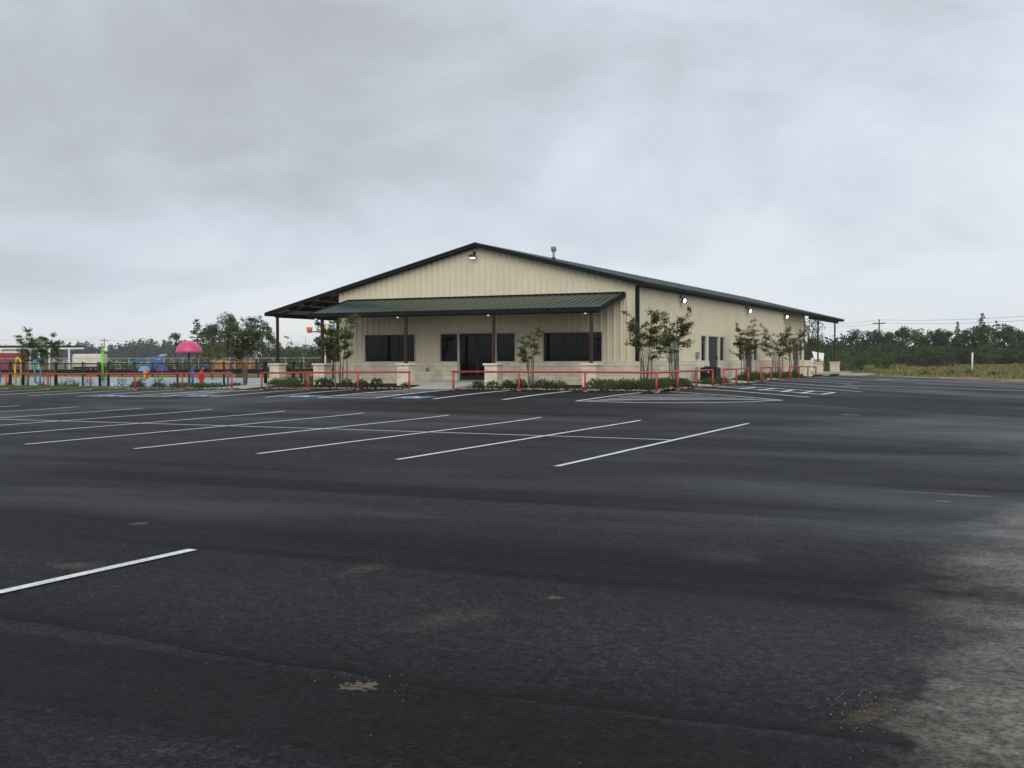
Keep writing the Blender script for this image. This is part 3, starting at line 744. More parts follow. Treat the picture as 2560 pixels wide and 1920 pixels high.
def stone_run(parent, M, s0, s1, joined=False, lens=(.34, .44, .55, .68), gap=.008):
    ang = math.atan2(M[1][0], M[0][0]); mbj = MB()
    for c in range(5):
        z = Z0S+CH*(c+.5); s = s0
        while s < s1-1e-4:
            l = random.choice(lens)*random.choice((.9, 1, 1.1))
            if s == s0 and c % 2: l *= .55
            if s1-(s+l) < .22: l = s1-s
            mid = s+l/2
            if joined: lbox(mbj, s+gap/2, s+l-gap/2, 0.02, TH+random.uniform(-.006, .006), z-CH/2+gap/2, z+CH/2-gap/2)
            else:
                p = M @ Vector((mid, TH/2, z))
                o = bpy.data.objects.new('stone_block', block_mesh(l-gap, CH-gap, TH)); COL.objects.link(o); o.parent = parent
                o.location = p; o.rotation_euler = (0, 0, ang)
            s += l
    if joined: o = obj('stone_courses', mbj, MAT['stone'], parent); o.matrix_local = M; tag(o, kind='stuff')
def stone_part(runs, M, joined=()):
    mb = MB()
    for s0, s1 in list(runs)+list(joined): lbox(mb, s0, s1, -.05, TH-.022, Z0S, ZW-.004)
    m = mb.mesh('wainscot')
    for v in m.vertices: v.co = M @ v.co
    bm = bmesh.new(); bm.from_mesh(m); bmesh.ops.recalc_face_normals(bm, faces=bm.faces); bm.to_mesh(m); bm.free()
    w = link('wainscot', m, MAT['mortar'], BLD)
    for a, b in runs: stone_run(w, M, a, b)
    for a, b in joined: stone_run(w, M, a, b, True, (.5, .7, .9))
    return w
stone_part([(-W-TH, -8.63), (-6.70, TH)], MF)
stone_part([(0.0, 10.88), (12.88, 18.56)], MS, [(20.55, REC)])
stone_part([], MR, [(REC+.1, 34.80), (36.92, L-.05)])
mb = MB()
for M, runs in ((MF, [(-W-TH-.01, -8.63), (-6.70, TH+.01)]), (MS, [(0.0, 10.88), (12.88, 18.56), (20.55, REC)]), (MR, [(REC+.1, 34.80), (36.92, L-.05)])):
    for a, b in runs:
        q = MB(); lbox(q, a, b, 0.002, .045, ZW+.002, ZW+.03); mb.add([tuple(M @ Vector(v)) for v in q.v], q.f)
obj('base_flashing', mb, MAT['frame'], BLD)
def box_block(l, w, h):
    key = ('b', round(l, 2), round(w, 2), round(h, 3), random.randrange(2))
    if key in _blk: return _blk[key]
    mb = MB(); mb.box(-l/2, -w/2, -h/2, l/2, w/2, h/2); m = mb.mesh('stone_block'); bm = bmesh.new(); bm.from_mesh(m)
    bmesh.ops.bevel(bm, geom=bm.edges[:], offset=.012, segments=1, affect='EDGES')
    for v in bm.verts: v.co += Vector([random.uniform(-.004, .004) for _ in range(3)])
    bm.to_mesh(m); bm.free(); m.materials.append(MAT['stone']); _blk[key] = m; return m
def pillar(x, y, zb, zt, side=0.60, posttop=2.86, cap=0.09):
    mb = MB(); h = side/2-.02; mb.box(x-h, y-h, zb, x+h, y+h, zt-cap); p = obj('pillar', mb, MAT['mortar'], BLD)
    n = max(3, round((zt-cap-zb)/.185)); ch = (zt-cap-zb)/n; g = .010
    for c in range(n):
        z = zb+ch*(c+.5); split = random.choice((.42, .5, .58)); j = .0
        for k, (a, b) in enumerate(((-side/2, -side/2+side*split), (-side/2+side*split, side/2))):
            l = b-a-g; mid = (a+b)/2
            o = bpy.data.objects.new('stone_block', box_block(l, side+random.uniform(-.008, .008), ch-g)); COL.objects.link(o); o.parent = p
            o.location = (x+mid, y, z) if c % 2 == 0 else (x, y+mid, z)
            if c % 2: o.rotation_euler = (0, 0, math.pi/2)
    mb = MB(); q = side/2+.05; mb.box(x-q, y-q, zt-cap, x+q, y+q, zt); obj('pillar_cap', mb, MAT['stonecap'], p, bevel=.012)
    mb = MB(); mb.box(x-.055, y-.055, zt-.01, x+.055, y+.055, posttop); obj('porch_post', mb, MAT['post'], BLD)
PX = [-14.13, -9.72, -5.42, -1.0]
for x in PX: pillar(x, -2.85, -0.22, 0.79)
pillar(-18.8, 0.0, -0.5, 0.79, .60, 3.15)
for y in (9.0, 18.0, 27.0, 35.8): pillar(-18.8, y, -.5, .79, .6, 3.15)
pillar(-0.15, 42.6, -.45, .70, .68, 3.9); pillar(-0.15, 50.2, -.5, .68, .68, 3.9)
pillar(-W+.15, 50.2, -.5, .68, .68, 3.9); pillar(-7.6, 50.2, -.5, .68, .68, 5.7)
mb = MB(); mb.box(RX+.13, L-.95, -.45, -.02, L+.1, ZW); obj('corner_pier', mb, MAT['stonecap'], BLD, bevel=.012)
# trims -------------------------------------------------------------------
mb = MB(); mb.box(-.10, -.045, ZW+.03, .045, .11, EAVE+.02); obj('corner_trim', mb, MAT['trim'], BLD)
mb = MB(); mb.box(-W-.045, -.045, ZW+.03, -W+.10, .11, EAVE+.02); obj('corner_trim', mb, MAT['trim'], BLD)
mb = MB(); mb.box(RX-.02, L-.08, ZW+.03, RX+.05, L+.05, EAVE+.1); obj('corner_trim', mb, MAT['trim'], BLD)
# main roof ---------------------------------------------------------------
YR0, YR1 = -0.30, 51.5; XR, XL = 0.28, -19.2; XM = -W/2
def roof_z(x): return RIDGE-SL*abs(x-XM)
def roof_panel_mesh(xa, xb, wdt, name, thick=.02):
    """panel from ridge side xa to eave side xb, ribs run down the slope, local y 0..wdt"""
    prof = [p for p in rib_pts(0, wdt) if 0 <= p[0] <= wdt]
    if prof[0][0] > 0: prof.insert(0, (0, 0))
    if prof[-1][0] < wdt: prof.append((wdt, 0))
    mb = MB(); n = len(prof)
    for x in (xa, xb):
        for y, d in prof: mb.v.append((x, y, roof_z(x)+d))
    for i in range(n-1): mb.f.append((i, i+1, n+i+1, n+i) if xb > xa else (i+1, i, n+i, n+i+1))
    return mb.mesh(name)
PW = 3*RIB; n = int((YR1-YR0)/PW)+1; PW = (YR1-YR0)/n
mR = roof_panel_mesh(XM, XR, PW, 'roof_panel'); mL = roof_panel_mesh(XM, XL, PW, 'roof_panel')
for k in range(n):
    link('roof_panel', mR, MAT['roof'], BLD, loc=(0, YR0+k*PW, 0))
    link('roof_panel', mL, MAT['roof'], BLD, loc=(0, YR0+k*PW, 0))
mb = MB(); mb.add([(XM, YR0, RIDGE-.02), (XR, YR0, roof_z(XR)-.02), (XR, YR1, roof_z(XR)-.02), (XM, YR1, RIDGE-.02), (XL, YR0, roof_z(XL)-.02), (XL, YR1, roof_z(XL)-.02)], [(0, 1, 2, 3), (4, 0, 3, 5)])
obj('roof_underside', mb, MAT['soffit'], BLD)
mb = MB(); mb.prism([(XM-.2, RIDGE-.02), (XM, RIDGE+.05), (XM+.2, RIDGE-.02), (XM, RIDGE+.01)], YR0-.01, YR1); obj('ridge_cap', mb, MAT['roof'], BLD)
def rake(xa, xb, y0, y1, h=.2):
    za, zb = roof_z(xa)+.035, roof_z(xb)+.035
    mb = MB(); mb.hexa([(xa, y0, za-h), (xb, y0, zb-h), (xb, y1, zb-h), (xa, y1, za-h)], [(xa, y0, za), (xb, y0, zb), (xb, y1, zb), (xa, y1, za)]); return mb
for y0, y1 in ((YR0-.04, YR0+.02), (YR1-.02, YR1+.04)):
    obj('rake_trim', rake(XM, XR+.05, y0, y1), MAT['trim'], BLD); obj('rake_trim', rake(XL-.05, XM, y0, y1), MAT['trim'], BLD)
# wall top closure just under the rake
for xa, xb in ((XM, .05), (-W-.05, XM)):
    za, zb = roof_z(xa)-.06, roof_z(xb)-.06
    mb = MB(); mb.hexa([(xa, -.06, za-.10), (xb, -.06, zb-.10), (xb, 0, zb-.10), (xa, 0, za-.10)], [(xa, -.06, za), (xb, -.06, zb), (xb, 0, zb), (xa, 0, za)]); obj('gable_closure', mb, MAT['trim'], BLD)
mb = MB(); mb.add([(XM, YR0, RIDGE-.1), (XR, YR0, roof_z(XR)-.1), (XR, -.06, roof_z(XR)-.1), (XM, -.06, RIDGE-.1), (-W, YR0, roof_z(-W)-.1), (-W, -.06, roof_z(-W)-.1)], [(0, 1, 2, 3), (4, 0, 3, 5)]); obj('gable_soffit', mb, MAT['trim'], BLD)
# eave gutters
for x0, x1 in ((XR-.01, XR+.13), (XL-.13, XL+.01)):
    z = roof_z(XR if x0 > 0 else XL)
    mb = MB(); mb.prism([(x0, z-.17), (x1-.03, z-.17), (x1, z-.13), (x1, z-.01), (x1-.02, z+.0), (x0, z+.01)], YR0-.045, YR1+.045); obj('gutter', mb, MAT['trim'], BLD)
mb = MB(); mb.box(0.05, YR0+.03, EAVE-.02, XR-.01, YR1-.03, EAVE+.02); obj('eave_soffit', mb, MAT['trim'], BLD)
mb = MB(); mb.box(-.25, L, 3.88, -.05, YR1-.1, 4.06); obj('porch_beam', mb, MAT['steel'], BLD)
mb = MB(); mb.box(-18.9, -.1, 3.05, -18.7, 36, 3.22); obj('porch_beam', mb, MAT['steel'], BLD)
for x in (-16.1, -17.0, -17.9):                  # purlins of the side porch
    z = roof_z(x)-.03; mb = MB(); mb.box(x-.04, YR0+.03, z-.2, x+.04, 36.2, z); obj('purlin', mb, MAT['steel'], BLD)
for y in (0.0, 9.0, 18.0, 27.0, 35.8):
    mb = MB(); mb.hexa([(-18.9, y-.06, roof_z(-18.9)-.30), (-W, y-.06, roof_z(-W)-.30), (-W, y+.06, roof_z(-W)-.30), (-18.9, y+.06, roof_z(-18.9)-.30)],
                       [(-18.9, y-.06, roof_z(-18.9)-.22), (-W, y-.06, roof_z(-W)-.22), (-W, y+.06, roof_z(-W)-.22), (-18.9, y+.06, roof_z(-18.9)-.22)]); obj('rafter', mb, MAT['steel'], BLD)
# flue
fx, fy_ = -5.6, 4.0
mb = MB(); zz = roof_z(fx); mb.lathe([(.11, zz-.05), (.09, zz+.10), (.05, zz+.16)], 14, fx, fy_); fl = obj('flue', mb, MAT['black'], BLD, smooth_=True)
mb = MB(); mb.lathe([(.06, zz+.1), (.06, zz+.42)], 14, fx, fy_); obj('pipe', mb, MAT['galv'], fl, smooth_=True)
mb = MB(); mb.lathe([(.06, zz+.40), (.125, zz+.43), (.125, zz+.62), (.13, zz+.64), (0, zz+.66)], 14, fx, fy_); obj('cap', mb, MAT['galv'], fl, smooth_=True)
# front awning ------------------------------------------------------------
AX0, AX1, AD, AZ0, AZ1 = -14.66, -0.58, 3.05, 3.76, 3.04
def aw_z(y): return AZ0+(AZ1-AZ0)*(-y/AD)
n = 15; pw = (AX1-AX0)/n; prof = [p for p in rib_pts(0, 3*RIB) if 0 <= p[0] <= 3*RIB]
prof = [(0, 0)]+[(a*pw/(3*RIB), d) for a, d in prof]+[(pw, 0)]
mb = MB(); m_ = len(prof)
for y in (-.03, -AD):
    for a, d in prof: mb.v.append((a, y, aw_z(y)+d))
mb.f = [(i+1, i, m_+i, m_+i+1) for i in range(m_-1)]; am = mb.mesh('awning_panel')
for k in range(n): link('awning_panel', am, MAT['roof'], BLD, loc=(AX0+k*pw, 0, 0))
mb = MB(); mb.add([(AX0, -.03, AZ0-.02), (AX1, -.03, AZ0-.02), (AX1, -AD, AZ1-.02), (AX0, -AD, AZ1-.02)], [(0, 1, 2, 3)]); obj('awning_underside', mb, MAT['soffit'], BLD)
mb = MB(); mb.box(AX0-.05, -AD-.06, AZ1-.16, AX1+.05, -AD, AZ1+.03); obj('awning_fascia', mb, MAT['trim'], BLD)
for x0, x1 in ((AX0-.05, AX0-.002), (AX1+.002, AX1+.05)):
    mb = MB(); mb.hexa([(x0, -AD, AZ1-.16), (x1, -AD, AZ1-.16), (x1, -.04, AZ0-.16), (x0, -.04, AZ0-.16)], [(x0, -AD, AZ1+.045), (x1, -AD, AZ1+.045), (x1, -.04, AZ0+.045), (x0, -.04, AZ0+.045)]); obj('awning_end_trim', mb, MAT['trim'], BLD)
mb = MB(); mb.box(AX0, -.05, AZ0-.04, AX1, -.036, AZ0+.075); obj('awning_wall_flashing', mb, MAT['trim'], BLD)
mb = MB(); mb.box(AX0+.05, -2.93, 2.84, AX1-.05, -2.77, 2.99); obj('awning_beam', mb, MAT['steel'], BLD)
for y in (-.8, -1.5, -2.2):
    mb = MB(); mb.box(AX0+.05, y-.03, aw_z(y)-.18, AX1-.05, y+.03, aw_z(y)-.025); obj('purlin', mb, MAT['steel'], BLD)

# ================================================================== THINGS ON THE BUILDING
def flood_light(label, M, on, group='flood lights on the metal building', flat_=False):
    """local: x along the wall, y out of the wall, z up; lens faces out and down"""
    t = thing('flood_light', label, 'light', group=group)
    t.matrix_world = M
    mb = MB(); mb.box(-.05, 0.036, .10, .05, .09, .24); obj('junction_box', mb, MAT['black'], t)
    mb = MB(); mb.tube([(0, .09, .16), (0, .16, .10), (0, .2, .02)], .018, 6); obj('bracket', mb, MAT['black'], t)
    hs = obj('housing', MB().box(-.17, -.035, -.12, .17, .035, .12), MAT['black'], t, bevel=.015)
    hs.location = (0, .24, -.02); hs.rotation_euler = (R(-38 if flat_ else -18), 0, 0 if flat_ else R(-25))
    if flat_:
        obj('reflector', MB().box(-.14, .036, .01, .14, .040, .095), MAT['greybox'], hs); obj('lens', MB().box(-.14, .036, -.09, .14, .042, .005), MAT['lamp_dim'], hs)
    else:
        mb = MB(); mb.tube([(0, .034, 0), (0, .046, 0)], .082, 18); obj('lens', mb, MAT['lamp_on'], hs)
    return t
flood_light('black rectangular flood light under the gable peak above the awning', Matrix(((-1, 0, 0, -7.76), (0, -1, 0, 0.0), (0, 0, 1, 5.61), (0, 0, 0, 1))), False, flat_=True)
def side_M(x, y, z): return Matrix(((0, 1, 0, x), (-1, 0, 0, y), (0, 0, 1, z), (0, 0, 0, 1)))
flood_light('lit white flood light on the side wall above two small dark vents', side_M(0, 5.95, 3.73), True)
flood_light('lit white flood light on the side wall between the two grey doors', side_M(0, 19.0, 3.73), True)
flood_light('lit white flood light at the recessed shaded end bay of the side wall', side_M(0.0, 29.15, 3.73), True)
for x, lab in ((-14.38, 'tiny soffit light at the awning edge beside the post nearest the side porch'), (-10.05, 'tiny soffit light at the awning edge by the wide window left of the doors'), (-5.6, 'tiny soffit light at the awning edge by the post at the glass doors'), (-1.2, 'tiny soffit light at the awning edge by the post nearest the beige side wall')):
    t = thing('soffit_light', lab, 'light', (x, -2.99, 2.84), group='small lights under the awning')
    obj('trim_ring', MB().lathe([(.0, 0), (.06, 0), (.065, -.03), (.05, -.035)], 12), MAT['white'], t, smooth_=True)
    obj('lens', MB().lathe([(.05, -.034), (.03, -.045), (0, -.048)], 12), MAT['spot_on'], t, smooth_=True)
for y, lab in ((7.25, 'small dark wall vent nearer the flood light on the side wall'), (7.62, 'small dark hooded wall vent, lower of the pair on the side wall')):
    t = thing('wall_vent', lab, 'vent', (0.035, y, 3.38 if y < 7.5 else 3.34), group='pair of small dark vents')
    obj('frame', MB().box(0, -.09, -.11, .03, .09, .11), MAT['black'], t)
    for k in range(3): obj('louvre', MB().box(.03, -.07, -.08+k*.06, .05, .07, -.05+k*.06), MAT['steel'], t)
t = thing('junction_box', 'small grey outlet cover on the stone base beside the glass doors', 'outlet', (-10.19, -TH-.005, .49))
obj('backplate', MB().box(-.09, -.02, -.09, .09, .0, .09), MAT['greybox'], t, bevel=.006); obj('cover', MB().box(-.07, -.06, -.065, .07, -.02, .07), MAT['greybox'], t, bevel=.012)
t = thing('electrical_box', 'small pale grey electrical box on the side wall just before the first door', 'electrical box', (0.036, 8.75, 1.13))
obj('box', MB().box(0, -.14, -.17, .12, .14, .17), MAT['greybox'], t, bevel=.01); obj('cover_plate', MB().box(.12, -.11, -.14, .128, .11, .14), MAT['galv'], t)
t = thing('electric_meter', 'grey electric meter cabinet with two conduits behind the paired leafy trees', 'electric meter', (0.036, 4.55, 0))
obj('cabinet', MB().box(0, -.33, .92, .26, .10, 1.5), MAT['greybox'], t, bevel=.012)
obj('meter_dial', MB().tube([(.26, -.1, 1.36), (.36, -.1, 1.36)], .09, 14), MAT['galv'], t)
for yy, z1 in ((.32, 2.0), (.52, 2.0)): obj('conduit', MB().tube([(TH+.06, yy, -.15), (TH+.06, yy, z1)], .055, 8), MAT['greybox'], t)
obj('switch_box', MB().box(0, .2, 1.5, .17, .62, 2.05), MAT['greybox'], t, bevel=.012)
# air conditioner
t = thing('air_conditioner', 'black boxy outdoor air conditioner behind the red rail by the first side door', 'air conditioner', (0.95, 8.0, -.12))
obj('base_pad', MB().box(-.46, -.46, -.05, .46, .46, .03), MAT['concrete'], t)
obj('cabinet', MB().box(-.40, -.40, .03, .40, .40, .66), MAT['black'], t, bevel=.015)
for k in range(9):
    z = .10+k*.058
    obj('louvre', MB().box(-.415, -.415, z, .415, .415, z+.022), MAT['steel'], t)
obj('fan_guard', MB().lathe([(.33, .665), (.33, .70), (.30, .71), (.10, .72), (0, .72)], 20), MAT['steel'], t, smooth_=True)
obj('label_plate', MB().box(-.02, -.421, .40, .04, -.416, .46), MAT['white'], t)
for k, (dx, dy) in enumerate(((-.6, -.55), (-.62, -.2))):
    obj('line_pipe', MB().tube([(dx, dy, -.1), (dx, dy, .55), (dx+.06, dy+.05, .68)], .045, 8), MAT['greybox'], t)

# ================================================================== RED PIPE RAILS
def rail(label, pts, H=0.76, r=.041, group='red pipe guard rails round the parking lot'):
    t = thing('guard_rail', label, 'guard rail', (pts[0][0], pts[0][1], zlot(*pts[0])), group=group)
    ox, oy, oz = t.location
    loc = [(x-ox, y-oy, zlot(x, y)-oz) for x, y in pts]
    top = [(x, y, z+H-.035) for x, y, z in loc]
    d0 = (Vector(top[0])-Vector(top[1])).normalized()*.04; d1 = (Vector(top[-1])-Vector(top[-2])).normalized()*.04
    obj('top_rail', MB().tube([Vector(top[0])+d0]+top[1:-1]+[Vector(top[-1])+d1], .038, 12), MAT['red'], t, smooth_=True)
    for (x, y, z) in loc:
        obj('post', MB().tube([(x, y, z-.12), (x, y, z+H-.05)], r, 12), MAT['red'], t, smooth_=True)
        obj('footing', MB().lathe([(.10, z-.05), (.095, z+.012), (.03, z+.02)], 10, x, y), MAT['concrete'], t)
    return t
Fx = [-33.6, -30.84, -28.0, -25.23, -22.43, -19.62, -16.81]
rail('long red pipe rail along the lawn strip in front of the splash park', [(x, YF) for x in Fx])
rail('red pipe rail in front of the side porch pillar and left window', [(x, YF) for x in (-15.18, -12.74, -10.22, -7.74)])
rail('red pipe rail turning the corner from the entry walk to the side stalls', [(x, YF) for x in (-5.70, -2.81, -.05)]+[(2.76, YF), (2.76, -3.30), (2.76, -.71), (2.76, 1.79)])
rail('short red pipe rail beside the air conditioner between two side walks', [(2.76, y) for y in (3.58, 5.86, 8.18)])
rail('short red pipe rail in front of the second side door', [(2.76, y) for y in (10.86, 13.13, 15.37)])
rail('red pipe rail at the far end of the side stalls near the rear pillars', [(2.76, y) for y in (18.0, 20.48, 23.14, 25.74)])

# ================================================================== PLANTS
def crepe_tree(label, x, y, z, H, spread, nst, seed, mat='crepe', stakes=2, dens=1.0, group='young staked trees round the building'):
    r_ = np.random.default_rng(seed); t = thing('young_tree', label, 'tree', (x, y, z), group=group); spread *= 1.3
    tr = MB(); C_, D_, Nn = [], [], []
    for i in range(nst):
        a = 2*math.pi*(i+r_.uniform(-.3, .3))/nst; h = H*r_.uniform(.72, 1.0); sp = spread*r_.uniform(.25, .75)
        if i == 0: h = H; sp *= .5
        pts = []
        for k in range(8):
            u = k/7; rad = .07+sp*u**1.7
            pts.append(Vector((rad*math.cos(a+.3*u)+r_.normal(0, .012), rad*math.sin(a+.3*u)+r_.normal(0, .012), h*u)))
        tr.tube(pts, [.022*(1-.75*k/7) for k in range(8)], 6)
        nb = int(r_.integers(10, 14)*dens)
        for b in range(nb):
            u = r_.uniform(.47, 1.0); k = min(int(u*7), 6); p = pts[k].lerp(pts[k+1], u*7-k)
            ba = a+r_.normal(0, 1.1); el = r_.uniform(-.05, .85); ln = spread*r_.uniform(.35, .85)*(1.15-.55*u)
            d = Vector((math.cos(ba)*math.cos(el), math.sin(ba)*math.cos(el), math.sin(el)))
            q = p+d*ln*.55+Vector((0, 0, .03)); e_ = p+d*ln+Vector((0, 0, -.02))
            tr.tube([p, q, e_], [.007, .005, .003], 4, False)
            for s in range(int(54*dens)):
                uu = r_.uniform(.25, 1.05); c = p.lerp(e_, uu); w = .09*(1.1-.5*uu)
                C_.append((c.x+r_.normal(0, w), c.y+r_.normal(0, w), c.z+r_.normal(0, .035)))
                D_.append((d.x+r_.normal(0, .7), d.y+r_.normal(0, .7), r_.normal(0, .35))); Nn.append((r_.normal(0, .4), r_.normal(0, .4), 1))
    obj('trunk', tr, MAT['bark'], t, smooth_=True)
    n = len(C_); m = quads_mesh('crown', leaves(C_, D_, Nn, r_.uniform(.08, .13, n), r_.uniform(.045, .072, n)))
    link('crown', m, MAT[mat], t)
    for k in range(stakes):
        a = seed+k*math.pi*2/max(stakes, 1)
        sx, sy = .33*math.cos(a), .33*math.sin(a)
        obj('stake', MB().tube([(sx, sy, -.1), (sx+.01, sy, 1.15+.05*k)], .026, 6), MAT['stake'], t)
    return t
crepe_tree('young tree in front of the left wide window beside the shrub row', -12.0, -4.5, -.22, 3.0, .72, 5, 3)
crepe_tree('slim young tree in front of the window right of the glass doors', -2.95, -4.5, -.2, 2.35, .55, 4, 8, dens=.75)
crepe_tree('leafy young tree standing at the dark corner trim of the building', 1.45, -3.2, -.18, 2.95, .80, 5, 12, dens=1.1)
crepe_tree('leafy young tree beside the electric meter on the side wall', 1.45, 0.45, -.16, 3.0, .85, 6, 17, dens=1.1)
crepe_tree('young spreading tree in front of the second grey side door', 1.4, 13.3, -.14, 2.95, 1.0, 5, 23, 'crepe_red')
crepe_tree('young spreading tree in front of the side wall past the second door', 1.4, 21.0, -.14, 2.75, 1.05, 5, 29, 'crepe_red')
crepe_tree('young tree at the recessed end bay of the side wall', 1.3, 26.2, -.16, 2.85, .95, 5, 31, 'crepe_red')
crepe_tree('young tree on the lawn behind the yellow hoop side of the fence', -34.3, -1.6, -.47, 3.3, .62, 5, 37, group='young trees by the splash park')
crepe_tree('young tree on the lawn close to the teal hoop and fence post', -32.8, -1.5, -.47, 3.0, .62, 5, 41, group='young trees by the splash park')
crepe_tree('tall young tree in the hedge bed between the two left red rails', -19.7, -1.4, -.45, 3.4, .85, 6, 43, dens=1.2, group='young trees by the splash park')
crepe_tree('dark leafy young tree behind the pillar under the side porch', -17.6, 3.0, -.3, 3.3, .85, 6, 47, dens=1.3, group='young trees by the splash park')
crepe_tree('thin young tree between the porch pillar and the leafy porch tree', -19.9, 3.6, -.5, 2.7, .7, 4, 53, dens=.6, group='young trees by the splash park')
crepe_tree('young tree inside the splash park behind the blue boom lift', -45.0, 26.0, -.6, 3.0, 1.0, 5, 59, 'crepe_red', group='young trees by the splash park')

def make_shrub(seed, w, h, n, mat, spiky=False):
    r_ = np.random.default_rng(seed); t = thing('shrub', 'x', 'shrub'); st = MB()
    u = r_.normal(size=(n, 3)); u /= np.linalg.norm(u, axis=1, keepdims=True); u[:, 2] = np.abs(u[:, 2])*1.0-.1
    lump = 1+.18*np.sin(u[:, 0]*5+seed)*np.cos(u[:, 1]*6+seed*2)
    rad = (r_.uniform(.45, 1.0, n)**.6)*lump
    C_ = u*rad[:, None]*np.array([w/2, w/2, h*.85]); C_[:, 2] += h*.10
    D_ = u+r_.normal(0, .6, (n, 3)); 
    if spiky: D_ = u*.5+np.array([0, 0, 1.0])+r_.normal(0, .35, (n, 3))
    Nn = u+r_.normal(0, .5, (n, 3))
    m = quads_mesh('foliage', leaves(C_, D_, Nn, r_.uniform(.05, .085, n)*(1.6 if spiky else 1), r_.uniform(.03, .05, n)*(.6 if spiky else 1)))
    link('foliage', m, MAT[mat], t)
    for k in range(4):
        a = k*1.6+seed; st.tube([(0, 0, -.05), (.12*w*math.cos(a), .12*w*math.sin(a), h*.35), (.3*w*math.cos(a), .3*w*math.sin(a), h*.7)], [.012, .009, .004], 5)
    obj('stem', st, MAT['bark'], t)
    return t
PROTO = {}
def shrub(kind, label, x, y, z, s, group):
    if kind not in PROTO:
        k0, sd = kind
        PROTO[kind] = (make_shrub(sd, .62, .42, 420, 'shrub') if k0 == 'box' else make_shrub(sd, .95, .46, 620, 'juniper', True) if k0 == 'jun' else make_shrub(sd, .7, .75, 200, 'yellowshrub'))
        o = PROTO[kind]
    else: o = copy_tree(PROTO[kind])
    tag(o, label, 'shrub', group); o.location = (x, y, z); o.rotation_euler = (0, 0, random.uniform(0, 6.28)); o.scale = (s*random.uniform(.95, 1.1), s*random.uniform(.95, 1.1), s)
    return o
g1 = 'small round shrubs along the front of the building'
for i, x in enumerate((-13.3, -12.7, -11.75, -10.95, -10.45)):
    shrub(('box', i % 3), 'small round shrub in the bed under the left wide window', x, -4.3+.25*math.sin(x*7), -.22, random.uniform(.9, 1.2), g1)
shrub(('box', 0), 'small low shrub at the end of the second red rail by the entry walk', -8.55, -4.9, -.24, .7, g1)
shrub(('box', 1), 'lone low shrub on bare mulch right of the entry walk', -5.15, -4.85, -.24, .95, g1)
for i, x in enumerate((-4.55, -3.75, -3.25, -2.35, -1.85, -1.35)):
    shrub(('box', i % 3), 'small round shrub in the bed under the right wide window', x-.3, -4.35+.3*math.sin(x*5), -.22, random.uniform(.9, 1.2), g1)
g2 = 'juniper hedge round the building corner'
for i, (x, y) in enumerate(((-.15, -4.6), (.35, -4.9), (.85, -4.75), (1.25, -5.0), (1.75, -4.9), (1.0, -4.1), (1.9, -4.2), (2.05, -3.4), (1.5, -3.6), (1.95, -2.6), (2.0, -1.8), (1.6, -1.2), (2.0, -.6))):
    shrub(('jun', i % 3), 'bushy low hedge plant at the building corner behind the red rail', x, y, zbed(x, y)-.02, random.uniform(.9, 1.15), g2)
for i, (x, y) in enumerate(((1.9, .4), (1.6, 1.1), (1.8, 4.6), (1.7, 5.3), (1.9, 6.2), (1.8, 7.0))):
    shrub(('jun', i % 3), 'bushy low hedge plant in front of the air conditioner and meter', x, y, zbed(x, y)-.02, random.uniform(.75, 1.0), 'hedge by the meter')
for i, (x, y) in enumerate(((1.7, 11.4), (1.6, 12.2), (1.7, 13.1), (1.6, 14.0), (1.7, 14.8))):
    shrub(('jun', (i+1) % 3), 'bushy low hedge plant before the second side door', x, y, zbed(x, y)-.02, random.uniform(.9, 1.2), 'hedge by the second door')
for i, (x, y) in enumerate(((1.6, 18.6), (1.5, 19.6), (1.6, 20.6), (1.5, 21.6), (1.6, 22.6), (1.5, 23.6), (1.6, 24.6))):
    shrub(('jun', i % 3), 'bushy low hedge plant along the far end of the side wall', x, y, zbed(x, y)-.02, random.uniform(.9, 1.15), 'hedge by the end bay')
for i, (x, y) in enumerate(((-22.9, -3.9), (-22.2, -3.6), (-21.6, -3.9), (-21.0, -3.5), (-20.4, -3.8), (-19.8, -3.4), (-19.2, -3.7), (-18.7, -3.2), (-20.7, -2.8), (-19.5, -2.6), (-22.0, -2.9))):
    shrub(('jun', i % 3), 'bushy low hedge plant between the two left red rails', x, y, zbed(x, y)-.02, random.uniform(.75, 1.0), 'hedge left of the side porch')
for i, (x, y) in enumerate(((-15.9, -3.9), (-15.2, -3.6), (-16.0, -2.6), (-15.0, -2.4), (-14.9, -4.4), (-18.0, -1.4), (-17.4, -1.9))):
    shrub(('jun', (i+2) % 3), 'bushy low hedge plant beside the side porch pillar', x, y, zbed(x, y)-.02, random.uniform(.85, 1.1), 'hedge by the porch pillar')
shrub(('box', 2), 'dark leafy shrub against the black fence near the red hydrant', -25.2, -2.9, -.5, 1.25, 'shrubs along the black fence')
for x, lab in ((-30.9, 'yellow-green bush at the fence left of the mesh gate'), (-29.6, 'yellow-green bush at the fence in front of the mesh gate'), (-27.3, 'sparse yellowish bush between the mesh gate and blue pad'), (-26.0, 'thin sparse bush in front of the small blue dome'), (-24.9, 'thin bare bush in front of the small purple dome')):
    shrub(('yel', 1), lab, x, -1.8, -.55, random.uniform(.9, 1.15), 'shrubs along the black fence')
